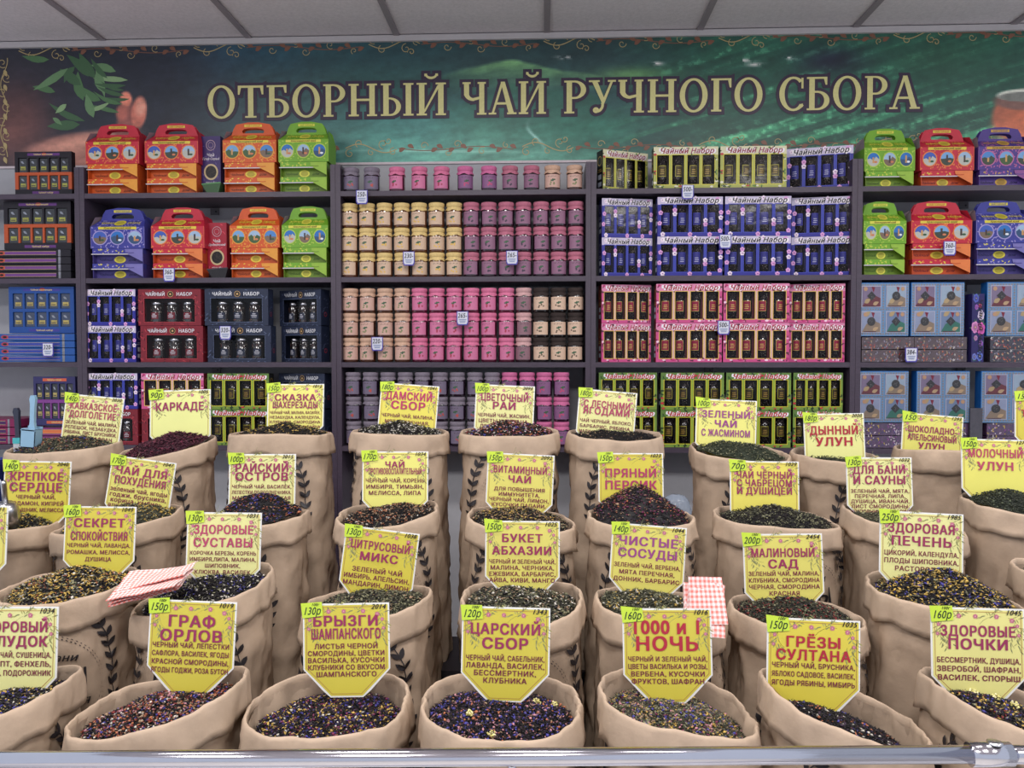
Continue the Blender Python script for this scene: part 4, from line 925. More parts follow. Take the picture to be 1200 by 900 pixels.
# english name, row, rim in the photograph: left x,y  right x,y  front y  back y, emblem angle (deg, -90 faces us), tea palette, mound height, fill depth
BLK, GRN = (30, 26, 30), (66, 66, 52)
BLU, YEL, ORG, RED, PNK, WHT, TAN, MAG, PUR, LGR = (66, 62, 146), (190, 156, 72), (166, 96, 64), (124, 42, 42), (180, 122, 134), (200, 194, 184), (146, 118, 92), (110, 40, 72), (54, 36, 58), (120, 118, 90)
SACKS = [
 ('digestion', 1, -92, 838, 78, 796, 862, 785, -40, [(BLK, 60), (BLU, 8), (YEL, 8), (LGR, 8), (WHT, 2), (PUR, 6)], .030, .018),
 ('count', 1, 95, 834, 284, 796, 862, 787, -118, [(BLK, 46), (ORG, 12), (TAN, 12), (BLU, 8), (WHT, 4), (RED, 10), (PNK, 4)], .030, .026),
 ('champagne', 1, 294, 825, 477, 822, 866, 784, -100, [(BLK, 50), (YEL, 12), (MAG, 9), (BLU, 8), (PUR, 10), (WHT, 2)], .016, .030),
 ('royal', 1, 496, 816, 679, 824, 868, 789, -105, [(BLK, 54), (BLU, 12), (ORG, 4), (PNK, 6), (PUR, 9), (TAN, 4)], .022, .026),
 ('thousand nights', 1, 705, 808, 887, 841, 858, 785, -120, [(GRN, 44), (LGR, 18), (TAN, 8), (YEL, 8), (BLU, 8), (PNK, 4), (MAG, 3)], .026, .028),
 ('sultan', 1, 891, 797, 1090, 852, 868, 797, -95, [(BLK, 66), (ORG, 5), (BLU, 4), (WHT, 4), (PUR, 8)], .028, .040),
 ('kidney', 1, 1077, 798, 1262, 842, 862, 789, -125, [(BLK, 56), (YEL, 7), (BLU, 8), (RED, 3), (LGR, 7), (PUR, 8)], .030, .026),
 ('calm', 2, 12, 686, 161, 677, 709, 665, -77, [(BLK, 34), (YEL, 18), (ORG, 5), (LGR, 14), (WHT, 4)], .038, .008),
 ('joints', 2, 160, 705, 314, 673, 716, 662, -90, [(BLK, 64), (BLU, 6), (WHT, 10), (LGR, 6)], .028, .012),
 ('citrus', 2, 358, 707, 501, 695, 728, 687, -94, [(GRN, 36), (LGR, 22), (BLK, 10), (TAN, 6)], .030, .014),
 ('abkhazian', 2, 543, 697, 681, 695, 734, 681, -84, [(GRN, 34), (BLK, 20), (LGR, 16), (WHT, 5), (TAN, 8)], .034, .014),
 ('vessels', 2, 698, 699, 846, 715, 732, 690, -68, [(GRN, 44), (LGR, 20), (YEL, 5), (WHT, 3)], .036, .012),
 ('raspberry', 2, 857, 710, 1015, 723, 738, 698, -80, [(GRN, 34), (BLK, 22), (RED, 9), (LGR, 12)], .036, .012),
 ('liver', 2, 1015, 686, 1200, 704, 715, 668, -58, [(BLK, 42), (YEL, 22), (BLU, 7), (LGR, 10)], .046, .006),
 ('edge', 2, 1188, 668, 1330, 676, 690, 654, -120, [(BLK, 50), (GRN, 20)], .03, .01),
 ('heart', 3, -50, 622, 74, 613, 625, 603, -126, [(BLK, 38), (YEL, 16), (LGR, 16), (GRN, 10)], .036, .004),
 ('slimming', 3, 61, 617, 207, 599, 624, 594, -99, [(GRN, 30), (YEL, 18), (LGR, 20), (BLK, 10)], .036, .004),
 ('island', 3, 238, 610, 357, 601, 618, 596, -109, [(BLK, 52), (BLU, 12), (ORG, 6), (RED, 4), (TAN, 4)], .060, .002),
 ('healing', 3, 398, 602, 512, 594, 618, 588, -86, [(BLK, 50), (TAN, 18), (ORG, 8), (WHT, 4)], .024, .008),
 ('vitamin', 3, 549, 601, 672, 614, 622, 594, -90, [(BLK, 36), (TAN, 20), (LGR, 10), (YEL, 8)], .030, .006),
 ('peach', 3, 690, 601, 812, 604, 618, 596, -80, [(BLK, 44), (MAG, 14), (TAN, 9), (PUR, 12), (ORG, 5)], .072, .002),
 ('thyme', 3, 839, 601, 979, 613, 618, 592, -76, [(BLK, 30), (GRN, 26), (LGR, 16)], .030, .006),
 ('sauna', 3, 992, 597, 1136, 619, 622, 592, -60, [(GRN, 44), (LGR, 16)], .020, .014),
 ('milk oolong', 3, 1121, 586, 1262, 600, 606, 578, -45, [((46, 52, 42), 60), ((74, 80, 60), 16)], .034, .004),
 ('longevity', 4, 18, 524, 142, 519, 531, 511, -117, [(GRN, 30), (BLK, 20), (LGR, 20), (TAN, 8), (BLU, 4), (ORG, 4)], .026, .004),
 ('hibiscus', 4, 137, 530, 247, 515, 536, 512, -101, [((72, 26, 44), 60), ((100, 36, 56), 20), ((52, 20, 36), 20)], .034, .002),
 ('fairy tale', 4, 272, 508, 387, 508, 509, 503, -100, [(BLK, 44), (YEL, 8), (GRN, 12), (TAN, 6)], .028, .004),
 ('ladies', 4, 415, 504, 523, 507, 509, 500, -101, [(BLK, 46), (WHT, 14), (LGR, 10)], .028, .004),
 ('flower paradise', 4, 541, 506, 653, 505, 511, 499, -81, [(BLK, 36), (RED, 10), (ORG, 10), (WHT, 8), (BLU, 5), (PNK, 6)], .030, .004),
 ('forest berries', 4, 667, 506, 774, 508, 516, 503, -71, [(BLK, 60), (TAN, 5)], .014, .008),
 ('jasmine', 4, 812, 524, 927, 533, 540, 518, -66, [((58, 66, 50), 60), (LGR, 16)], .028, .004),
 ('melon oolong', 4, 930, 530, 1038, 537, 542, 524, -57, [((46, 52, 42), 60)], .01, .02),
 ('chocolate orange', 4, 1054, 525, 1172, 531, 528, 520, -48, [((46, 42, 38), 60)], .01, .02),
]
TIER = {1: .42, 2: .50, 3: .58, 4: .74}
rowname = {1: 'front row', 2: 'second row', 3: 'third row', 4: 'back row'}
sackinfo = {}
# neighbours in one row only touch: where two rims would meet, both give way
geo = {}
for s_ in SACKS:
    Yc = ROWY[s_[1]]; a, c = P(s_[2], s_[3], Yc), P(s_[4], s_[5], Yc); geo[s_[0]] = [(a.x+c.x)/2, (c.x-a.x)/2, 1.10 if s_[1] > 1 else 1.04]
for r_ in (1, 2, 3, 4):
    g = [geo[s_[0]] for s_ in SACKS if s_[1] == r_]
    for p_, q_ in zip(g[:-1], g[1:]):
        over = p_[1]+q_[1]-(q_[0]-p_[0]-.022)
        if over > 0:
            sh = over/2
            p_[0] -= sh/2; p_[1] -= sh/2; q_[0] += sh/2; q_[1] -= sh/2
    for p_, q_ in zip(g[:-1], g[1:]):
        k = (q_[0]-p_[0]-.012)/(p_[1]+q_[1]); p_[2] = min(p_[2], max(1, k)); q_[2] = min(q_[2], max(1, k))
def fn(x, y, z): return mnoise.noise(Vector((x, y, z)))
for si, (nm, row, lx, ly, rx_, ry_, fy, by, em, pal, mound, fill) in enumerate(SACKS):
    Yc = ROWY[row]+(.02 if nm == 'melon oolong' else 0); D = Yc-CAM.y
    pl_, pr_ = P(lx, ly, Yc), P(rx_, ry_, Yc); cx, rx, grow = geo[nm]; ry = min(rx, {1: .122, 2: .110, 3: .104, 4: .104}[row])
    mx_ = (lx+rx_)/2
    zF, zB = P(mx_, fy, Yc-ry).z, P(mx_, by, Yc+ry).z
    zL, zR = pl_.z, pr_.z; m = (zL+zR+zF+zB)/4; a_, b_, c_ = (zR-zL)/2, (zB-zF)/2, ((zL+zR)-(zF+zB))/4
    z0 = TIER[row]; seed = si*7.3; ex = 2.35
    def rim(th, m=m, a_=a_, b_=b_, c_=c_, seed=seed, row=row):
        return m+a_*math.cos(th)+b_*math.sin(th)+c_*math.cos(2*th)+.004*fn(2*math.cos(th), 2*math.sin(th), seed)
    def se(th, n): return (abs(math.cos(th))**n+abs(math.sin(th))**n)**(-1/n)
    def body(th, z, e=0.0, cx=cx, Yc=Yc, rx=rx, ry=ry, m=m, z0=z0, seed=seed, grow=grow):
        t = min(max((z-z0)/(m-z0), 0), 1.15); k = (grow+(1-grow)*t**1.6); n = 3.6-1.2*t
        r = se(th, n)*(.97 if t > .5 else .97); px, py = math.cos(th)*r, math.sin(th)*r
        q = Vector((px*1.3+seed, py*1.3, z*7))
        cr = .0065*(1-abs(mnoise.noise(q))*3)+.007*mnoise.noise(q*2.6)+.0048*(1-2.4*abs(mnoise.noise(q*4.2+Vector((9, 1, 3)))))-.004
        cr *= .40+.60*(1-min(t, 1)**4)
        s = k; return Vector((cx+px*rx*s+(cr+e)*math.cos(th), Yc+py*ry*min(s, 1.06)+(cr*.6+e)*math.sin(th), z))
    NT = 108 if row < 3 else 90; NZ = 40
    V = []; F_ = []
    for j in range(NZ+1):
        for i in range(NT):
            th = 2*PI*i/NT; zt = rim(th)-.012; V.append(body(th, z0+(zt-z0)*j/NZ, -.002)-Vector((cx, Yc, z0)))
    for j in range(NZ):
        for i in range(NT): F_.append((j*NT+i, j*NT+(i+1) % NT, (j+1)*NT+(i+1) % NT, (j+1)*NT+i))
    sack = empty('paper_sack', (cx, Yc, z0), 0, f'brown kraft paper sack with folded cuff, holding the {nm} tea, {rowname[row]}', 'sack', 'kraft paper sacks of loose tea')
    np_mesh('sack_body', np.array(V), np.array(F_), None, M['kraft'], sack, True)
    # cuff: outer skirt, over the rim, down the inside
    ch = {1: .062, 2: .058, 3: .053, 4: .056}[row]
    prof = [(-ch, .0045), (-ch, .0085), (-ch*.8, .0082), (-ch*.55, .0078), (-ch*.3, .007), (-ch*.12, .006), (-.004, .005), (0, .0022), (-.002, -.001), (-.010, -.003), (-.03, -.005), (-.06, -.007), (-.10, -.009), (-.13, -.010)]
    V = []
    for j, (dz, e) in enumerate(prof):
        for i in range(NT):
            th = 2*PI*i/NT; zz = rim(th)+dz*(1 if j > 5 else 1+.20*fn(3*math.cos(th), 3*math.sin(th), seed+4))
            wob = .0045*fn(4.2*math.cos(th), 4.2*math.sin(th), zz*14+seed)+.0025*(1-2*abs(fn(7*math.cos(th), 7*math.sin(th), zz*20+seed)))
            V.append(body(th, max(zz, z0), e+wob*(1 if j < 9 else 1.6))*1-Vector((cx, Yc, z0)))
    F_ = [(j*NT+i, j*NT+(i+1) % NT, (j+1)*NT+(i+1) % NT, (j+1)*NT+i) for j in range(len(prof)-1) for i in range(NT)]
    np_mesh('cuff', np.array(V), np.array(F_), None, M['kraft'], sack, True)
    # printed wreath with words, wrapped on the paper
    b = MB(); ink = lin(40, 36, 40); thc = math.radians(em); zc = m-.172; rr_ = (rx+ry)/2*1.05
    def onb(u, v, e=.0020): return tuple(body(thc+u/rr_, zc+v, e)-Vector((cx, Yc, z0)))
    AR = .108; VR = .138
    for s in (-1, 1):
        for k in range(26):
            a0 = -1.2+k*.092; a1 = a0+.095
            q = [(s*(AR+d)*abs(math.cos(a))**.55, (VR+d)*math.sin(a)) for a, d in ((a0, -.0011), (a1, -.0011), (a1, .0011), (a0, .0011))]
            b.add([onb(*p) for p in q], [(0, 1, 2, 3)], ink)
        for k in range(12):
            a = -1.15+k*.2; px_, pz_ = s*AR*math.cos(a)**.55, VR*math.sin(a); ta = math.atan2(VR*math.cos(a), -s*AR*.55*math.sin(a)*math.cos(a)**-.45)
            for sd in (-1, 1):
                la = ta+sd*.62; l = .0235; pts = []
                for t, h in ((0, 0), (.2, .28), (.45, .42), (.75, .3), (1, 0), (.75, -.3), (.45, -.42), (.2, -.28)):
                    u = l*t; h_ = h*l*.52; pts.append(onb(px_+u*math.cos(la)-h_*math.sin(la), pz_+u*math.sin(la)+h_*math.cos(la), .0024))
                b.add(pts, [(0, 1, 2, 3, 4, 5, 6, 7)], ink)
    for k in range(64):
        a = 2*PI*k/64
        for q, w_ in ((.082, .0016), (.0865, .0011)):
            b.add([onb(q*math.cos(a+d)+0, q*math.sin(a+d)*1.1+e_) for d, e_ in ((-.03, 0), (.0, -w_), (.03, 0), (0, w_))], [(0, 1, 2, 3)], ink)
    b.build('printed_wreath', 'ink', sack)
    b = MB()
    for t, zz, sz, of, shr, mw in (('ДАРЫ', -.008, .052, .035, 0, .12), ('Побережья', -.045, .026, .03, .3, .12), ('Кубани', .045, .022, .03, .3, .1)):
        tb = MB(); tb.text(t, 0, zz, sz, ink, y=0, off=of, shear=shr, maxw=mw)
        b.add([onb(p[0], p[2], .0026) for p in tb.v], tb.f, ink)
    b.build('printed_words', 'ink', sack)
    # ---- the tea
    rs = np.random.RandomState(si+11); NF = {1: 7000, 2: 3800, 3: 2400, 4: 1800}[row]
    if nm == 'edge' or nm in ('melon oolong', 'chocolate orange', 'sauna'): NF = 900
    Rx, Ry = rx-.012, ry-.012
    ox, oy = rs.uniform(-.12, .12, 2)
    def surf(x, y):
        r = np.sqrt(x*x+y*y); th = np.arctan2(y, x)
        edge = m+r*(a_*np.cos(th)+b_*np.sin(th)*.8)+r*r*c_*np.cos(2*th)-fill
        if row == 1: edge -= .006
        d = np.sqrt((x-ox)**2+(y-oy)**2); return edge+mound*np.clip(1-d**1.5, -.25, 1)+.004*np.sin(x*7+si)*np.cos(y*6)
    nr, nt = 14, 40; V = [(0, 0, float(surf(np.array(0.), np.array(0.)))-.003)]; F_ = []
    for j in range(1, nr+1):
        for i in range(nt):
            x, y = j/nr*math.cos(2*PI*i/nt), j/nr*math.sin(2*PI*i/nt); V.append((x*Rx, y*Ry, float(surf(np.array(x), np.array(y)))-.003))
    V = np.array(V); cidx = [(0, 1+i, 1+(i+1) % nt) for i in range(nt)]
    for j in range(nr-1):
        for i in range(nt):
            a, c, d, e = 1+j*nt+i, 1+j*nt+(i+1) % nt, 1+(j+1)*nt+(i+1) % nt, 1+(j+1)*nt+i; cidx += [(a, e, d), (a, d, c)]
    # flakes: stretched bipyramids, petals flatter
    wts = np.array([p[1] for p in pal], float); wts[1:] *= .62 if row == 1 else .9; wts /= wts.sum(); pick = rs.choice(len(pal), NF, p=wts); cp = np.array([lin(*p[0]) for p in pal])
    r = np.sqrt(rs.rand(NF)); th = rs.rand(NF)*2*PI; x, y = r*np.cos(th), r*np.sin(th)
    z = surf(x, y)+rs.uniform(-.002, .003, NF)
    ctr = np.stack([x*Rx, y*Ry, z], 1)
    dark = pick == 0
    ln = np.where(dark, rs.uniform(.0035, .0075, NF), rs.uniform(.0022, .0058, NF)); wd = np.where(dark, rs.uniform(.0008, .0015, NF), rs.uniform(.0009, .0022, NF)); big = (rs.rand(NF) < .10) & ~dark; ln[big] *= 1.25; wd[big] *= 1.9; chunk = (rs.rand(NF) < .45) & ~dark & (row == 1); ln[chunk] = rs.uniform(.0026, .0052, NF)[chunk]; wd[chunk] = rs.uniform(.0018, .0036, NF)[chunk]; sz_ = {1: 1.0, 2: 1.1}.get(row, 1); ln *= sz_; wd *= sz_; tk = wd*rs.uniform(.4, .9, NF)
    if 'milk' in nm or nm == 'jasmine': wd *= 1.3; ln *= .8
    if nm == 'hibiscus': wd *= 1.6; ln *= 1.4
    az = rs.rand(NF)*2*PI; el = rs.uniform(-.5, .7, NF); ro = rs.rand(NF)*PI
    d1 = np.stack([np.cos(az)*np.cos(el), np.sin(az)*np.cos(el), np.sin(el)], 1)
    up = np.array([0, 0, 1.]); d2 = np.cross(d1, up); d2 /= np.linalg.norm(d2, axis=1)[:, None]; d3 = np.cross(d1, d2)
    e2 = d2*np.cos(ro)[:, None]+d3*np.sin(ro)[:, None]; e3 = -d2*np.sin(ro)[:, None]+d3*np.cos(ro)[:, None]
    A = d1*ln[:, None]; B_ = e2*wd[:, None]; C_ = e3*tk[:, None]; bend = e3*(ln*rs.uniform(-.35, .35, NF))[:, None]
    FV = np.stack([ctr-A+bend, ctr+A+bend, ctr+B_, ctr-B_, ctr+C_, ctr-C_], 1)
    tri = np.array([(0, 2, 4), (0, 4, 3), (0, 3, 5), (0, 5, 2), (1, 4, 2), (1, 3, 4), (1, 5, 3), (1, 2, 5)])
    base = len(V); allF = np.concatenate([np.array(cidx), (base+np.arange(NF)[:, None, None]*6+tri[None]).reshape(-1, 3)])
    allV = np.concatenate([V, FV.reshape(-1, 3)])
    jit = rs.uniform(.72, 1.25, NF)[:, None]
    cc = np.concatenate([np.repeat([cp[0]*.6], len(cidx), 0), np.repeat(cp[pick]*jit, 8, axis=0)])
    allV[:, 2] -= z0
    t = np_mesh('loose_tea', allV, allF, np.clip(cc, 0, 1), M['tea'], None); t.location = (cx, Yc, z0)
    tag(t, f'heap of loose {"green" if pal[0][0] in (GRN, (46, 52, 42), (58, 66, 50)) else "dark"} tea in the {nm} sack, {rowname[row]}', 'tea', kind='stuff')
    if nm in ('royal', 'kidney'):
        for k, (u, v) in enumerate({'royal': ((-.42, -.18), (-.18, .42), (.12, .5), (.5, .35), (.75, .45), (-.1, -.62)), 'kidney': ((-.2, .6), (.1, .5), (-.35, .2), (-.05, .1), (.1, -.1), (.25, .5))}[nm]):
            b = MB(); rf = random.Random(k)
            for _ in range(26):
                q = Vector((rf.gauss(0, 1), rf.gauss(0, 1), rf.gauss(0, .8))).normalized()*.0065*rf.uniform(.5, 1.1); s = .0022
                b.add([(q.x+s, q.y, q.z), (q.x, q.y+s, q.z), (q.x-s, q.y, q.z), (q.x, q.y-s, q.z), (q.x, q.y, q.z+s), (q.x, q.y, q.z-s)], [(0, 1, 4), (1, 2, 4), (2, 3, 4), (3, 0, 4), (1, 0, 5), (2, 1, 5), (3, 2, 5), (0, 3, 5)], lin(*rf.choice([(222, 214, 130), (232, 222, 170), (190, 180, 100)])))
            o = b.build('dried_flower', 'tea'); zz = float(surf(np.array(u), np.array(v))); o.location = (cx+u*Rx, Yc+v*Ry, zz+.004)
            tag(o, f'pale yellow dried flower head on the {nm} tea, '+(('by the left rim', 'behind its centre', 'beside the card tip', 'right of the card tip', 'by the far right rim', 'near the front rim') if nm == 'royal' else ('behind the card tip', 'right of the card tip', 'left of its centre', 'at its centre', 'in front of its centre', 'by the right rim'))[k], 'flower', f'dried flower heads on the {nm} tea')
    sackinfo[nm] = (cx, Yc, m, rx, ry)

# ---- cards: sack, row, top corners, price, code, title lines, title size, first title line, ingredients, size, first line, paper colour, title colour, title pitch
PALE, MID, DEEP = (222, 220, 142), (216, 207, 96), (208, 194, 62)
MG, RD, VI, TX = (150, 36, 84), (178, 28, 52), (150, 60, 130), (120, 26, 60)
CARDS = [
 ('digestion', 1, -38, 711, 69, 711, '140р', '1034', ['ЗДОРОВЫЙ', 'ЖЕЛУДОК'], .145, .26, ['ЗЕЛЕНЫЙ ЧАЙ, СУШЕНИЦА,', 'ЭВКАЛИПТ, ФЕНХЕЛЬ,', 'ВАСИЛЕК, ПОДОРОЖНИК'], .078, .50, PALE, MG, .15),
 ('count', 1, 177, 702, 278, 706, '150р', '1019', ['ГРАФ', 'ОРЛОВ'], .17, .29, ['ЧЕРНЫЙ ЧАЙ, ЛЕПЕСТКИ', 'САФЛОРА, ВАСИЛЕК, ЯГОДЫ', 'КРАСНОЙ СМОРОДИНЫ,', 'ЯГОДЫ ГОДЖИ, РОЗА БУТОН'], .078, .50, DEEP, MG, .16),
 ('champagne', 1, 355, 708, 456, 706, '130р', '2014', ['БРЫЗГИ', 'ШАМПАНСКОГО'], .155, .25, ['ЛИСТЬЯ ЧЕРНОЙ', 'СМОРОДИНЫ, ЦВЕТКИ', 'ВАСИЛЬКА, КУСОЧКИ', 'КЛУБНИКИ СО ВКУСОМ', 'ШАМПАНСКОГО'], .078, .48, DEEP, MG, .145),
 ('royal', 1, 542, 710, 645, 713, '120р', '1343', ['ЦАРСКИЙ', 'СБОР'], .16, .30, ['ЧЕРНЫЙ ЧАЙ, САБЕЛЬНИК,', 'ЛАВАНДА, ВАСИЛЕК,', 'БЕССМЕРТНИК,', 'КЛУБНИКА'], .082, .57, DEEP, MG, .16),
 ('thousand nights', 1, 729, 713, 833, 713, '160р', '1016', ['1000 и 1', 'НОЧЬ'], .21, .28, ['ЧЕРНЫЙ И ЗЕЛЕНЫЙ ЧАЙ,', 'ЦВЕТЫ ВАСИЛЬКА И РОЗЫ,', 'ВЕРБЕНА, КУСОЧКИ', 'ФРУКТОВ, ШАФРАН'], .076, .56, DEEP, RD, .185),
 ('sultan', 1, 899, 723, 1008, 728, '150р', '1035', ['ГРЁЗЫ', 'СУЛТАНА'], .15, .30, ['ЧЕРНЫЙ ЧАЙ, БРУСНИКА,', 'ЯБЛОКО САДОВОЕ, ВАСИЛЕК,', 'ЯГОДЫ РЯБИНЫ, ИМБИРЬ'], .076, .50, (216, 200, 62), RD, .14),
 ('kidney', 1, 1090, 711, 1200, 714, '160р', '1045', ['ЗДОРОВЫЕ', 'ПОЧКИ'], .15, .30, ['БЕССМЕРТНИК, ДУШИЦА,', 'ЗВЕРОБОЙ, ШАФРАН,', 'ВАСИЛЕК, СПОРЫШ'], .08, .56, (222, 216, 128), MG, .14),
 ('calm', 2, 77, 593, 160, 594, '160р', '1049', ['СЕКРЕТ', 'СПОКОЙСТВИЯ'], .155, .28, ['ЧЕРНЫЙ ЧАЙ, ЛАВАНДА,', 'РОМАШКА, МЕЛИССА,', 'ДУШИЦА'], .075, .53, DEEP, MG, .18),
 ('joints', 2, 220, 600, 307, 601, '130р', '1031', ['ЗДОРОВЫЕ', 'СУСТАВЫ'], .155, .28, ['КОРОЧКА БЕРЕЗЫ, КОРЕНЬ', 'ИМБИРЯ,ЛИПА, МАЛИНА,', 'ШИПОВНИК,', 'КЛЮКВА, ВАСИЛЕК'], .07, .53, PALE, (180, 60, 100), .17),
 ('citrus', 2, 406, 615, 492, 626, '130р', '1038', ['ЦИТРУСОВЫЙ', 'МИКС'], .145, .28, ['ЗЕЛЕНЫЙ ЧАЙ', 'ИМБИРЬ, АПЕЛЬСИН,', 'МАНДАРИН, ЛИМОН'], .085, .56, DEEP, MG, .15),
 ('abkhazian', 2, 569, 610, 656, 611, '150р', '1025', ['БУКЕТ', 'АБХАЗИИ'], .145, .28, ['ЧЕРНЫЙ И ЗЕЛЕНЫЙ ЧАЙ,', 'МАЛИНА, ЧЕРНИКА,', 'ЕЖЕВИКА, БАРБАРИС,', 'АЙВА, КИВИ, МАНГО'], .078, .54, MID, MG, .165),
 ('vessels', 2, 718, 612, 805, 619, '140р', '1044', ['ЧИСТЫЕ', 'СОСУДЫ'], .155, .28, ['ЗЕЛЕНЫЙ ЧАЙ, ВЕРБЕНА,', 'МЯТА ПЕРЕЧНАЯ,', 'ДОННИК, БАРБАРИС'], .078, .55, MID, VI, .16),
 ('raspberry', 2, 870, 626, 963, 625, '200р', '2454', ['МАЛИНОВЫЙ', 'САД'], .145, .29, ['ЗЕЛЕНЫЙ ЧАЙ, МАЛИНА,', 'КЛУБНИКА, СМОРОДИНА', 'ЧЕРНАЯ, СМОРОДИНА', 'КРАСНАЯ'], .074, .50, MID, MG, .14),
 ('liver', 2, 1031, 598, 1129, 603, '250р', '1985', ['ЗДОРОВАЯ', 'ПЕЧЕНЬ'], .15, .25, ['ЦИКОРИЙ, КАЛЕНДУЛА,', 'ПЛОДЫ ШИПОВНИКА,', 'РАСТОРОПША'], .08, .50, PALE, MG, .155),
 ('heart', 3, 6, 540, 84, 541, '140р', '2040', ['КРЕПКОЕ', 'СЕРДЦЕ'], .165, .28, ['ЧЕРНЫЙ ЧАЙ,', 'КАРДАМОН, КИПРЕЙ,', 'БОЯРЫШНИК, МЕЛИССА,'], .078, .52, DEEP, MG, .155),
 ('slimming', 3, 132, 533, 207, 543, '170р', '1047', ['ЧАЙ ДЛЯ', 'ПОХУДЕНИЯ'], .155, .26, ['зеленый чай, ягоды', 'годжи, брусника,', 'корица, имбирь,', 'апельсин, горная'], .095, .50, (214, 208, 100), MG, .15),
 ('island', 3, 269, 532, 347, 532, '100р', '3015', ['РАЙСКИЙ', 'ОСТРОВ'], .16, .26, ['ЧЕРНЫЙ ЧАЙ, ВАСИЛЕК,', 'ЛЕПЕСТКИ ПОДСОЛНЕЧНИКА,', 'МАНГО, КИВИ, ДИКАЯ', 'РОЗА, КОКОС'], .072, .48, PALE, MG, .13),
 ('healing', 3, 425, 529, 502, 529, '170р', '1034', ['ЧАЙ', 'ПРОТИВОВОСПАЛИТЕЛЬНЫЙ'], .12, .24, ['ЧЕРНЫЙ ЧАЙ, КОРЕНЬ', 'ИМБИРЯ, ТИМЬЯН,', 'МЕЛИССА, ЛИПА'], .085, .44, (224, 220, 110), MG, .10),
 ('vitamin', 3, 572, 530, 650, 534, '150р', '2092', ['ВИТАМИННЫЙ', 'ЧАЙ'], .14, .29, ['ДЛЯ ПОВЫШЕНИЯ', 'ИММУНИТЕТА,', 'ЧЕРНЫЙ ЧАЙ, ЛИМОН,', 'КУСОЧКИ ПАПАЙИ,', 'ЖЕНЬШЕНЬ'], .076, .53, MID, MG, .14),
 ('peach', 3, 701, 531, 777, 531, '150р', '1023', ['ПРЯНЫЙ', 'ПЕРСИК'], .175, .37, [], .08, .5, DEEP, (170, 40, 90), .185),
 ('thyme', 3, 855, 540, 936, 541, '70р', '1029', ['ЧАЙ ЧЁРНЫЙ', 'С ЧАБРЕЦОМ', 'И ДУШИЦЕЙ'], .135, .25, [], .08, .5, (222, 210, 84), MG, .115),
 ('sauna', 3, 991, 536, 1068, 536, '130р', '1032', ['ДЛЯ БАНИ', 'И САУНЫ'], .17, .25, ['ЗЕЛЕНЫЙ ЧАЙ, МЯТА,', 'ПЕРЕЧНАЯ, ЛИПА,', 'ДУШИЦА, ИВАН-ЧАЙ,', 'ЛИСТ СМОРОДИНЫ,', 'ШИПОВНИК, БАРБАРИС'], .078, .52, PALE, MG, .16),
 ('milk oolong', 3, 1126, 514, 1206, 516, '150р', '1279', ['МОЛОЧНЫЙ', 'УЛУН'], .165, .27, [], .08, .5, (222, 216, 96), (180, 60, 90), .19),
 ('longevity', 4, 78, 461, 146, 467, '140р', '2030', ['КАВКАЗСКОЕ', 'ДОЛГОЛЕТИЕ'], .15, .24, ['ЗЕЛЕНЫЙ ЧАЙ, МАЛИНА,', 'РЕПЕШОК, НЕЗАБУДКА,', 'РЯБИНА, ЛИСТ БРУСНИКИ,', 'ВИШНЯ, ШАФРАН'], .08, .47, PALE, (170, 60, 90), .14),
 ('hibiscus', 4, 176, 458, 247, 456, '90р', '1005', ['КАРКАДЕ'], .175, .33, [], .08, .5, (224, 226, 138), MG, .15),
 ('fairy tale', 4, 314, 450, 380, 450, '150р', '1012', ['СКАЗКА', 'ШАХЕРЕЗАДЫ'], .15, .29, ['ЧЕРНЫЙ ЧАЙ, МАЛЬВА, ВАСИЛЕК,', 'НЕЗАБУДКА, КАЛЕНДУЛА,', 'КЛУБНИКА, СМОРОДИНА', 'КРАСНАЯ, ЮДЗУ И ТАЙНА'], .07, .50, (226, 222, 110), MG, .13),
 ('ladies', 4, 447, 448, 515, 453, '180р', '1041', ['ДАМСКИЙ', 'СБОР'], .18, .27, ['ЧЕРНЫЙ ЧАЙ, МАЛИНА,', 'МЯТА ПЕРЕЧНАЯ,'], .08, .55, (224, 212, 80), (180, 40, 90), .16),
 ('flower paradise', 4, 558, 450, 627, 453, '100р', '2093', ['ЦВЕТОЧНЫЙ', 'РАЙ'], .165, .27, ['ЧЕРНЫЙ ЧАЙ, ЖАСМИН,', 'ЦВЕТЫ ШАФРАНА,', 'ЛЕПЕСТКИ РОЗЫ'], .085, .52, PALE, MG, .14),
 ('forest berries', 4, 679, 455, 747, 461, '180р', '3024', ['С ЛЕСНЫМИ', 'ЯГОДАМИ'], .155, .30, ['ЧАЙ ЧЕРНЫЙ, ЯБЛОКО,', 'БАРБАРИС, РЯБИНА,', 'МАЛИНА, МОЖЖЕВЕЛЬНИК,'], .078, .54, PALE, (170, 50, 90), .12),
 ('jasmine', 4, 816, 467, 887, 470, '100р', '1022', ['ЗЕЛЕНЫЙ', 'ЧАЙ', 'С ЖАСМИНОМ'], .15, .30, [], .08, .5, (228, 224, 116), VI, .155),
 ('melon oolong', 4, 941, 485, 1012, 484, '180р', '2020', ['ДЫННЫЙ', 'УЛУН'], .19, .35, [], .08, .5, (226, 226, 140), RD, .19),
 ('chocolate orange', 4, 1058, 483, 1129, 489, '150', '1293', ['ШОКОЛАДНО-', 'АПЕЛЬСИНОВЫЙ', 'УЛУН'], .135, .31, [], .08, .5, (220, 214, 100), MG, .135),
 ('edge', 3, -78, 593, 10, 593, '150р', '1011', ['МЯТНЫЙ'], .15, .3, [], .08, .5, MID, MG, .15),
 ('far', 4, 1189, 459, 1262, 462, '150', '1017', ['ТАЕЖНЫЙ', 'СБОР'], .14, .4, [], .08, .5, DEEP, RD, .16),
]
shade = {PALE: 'pale', MID: 'bright', DEEP: 'deep'}
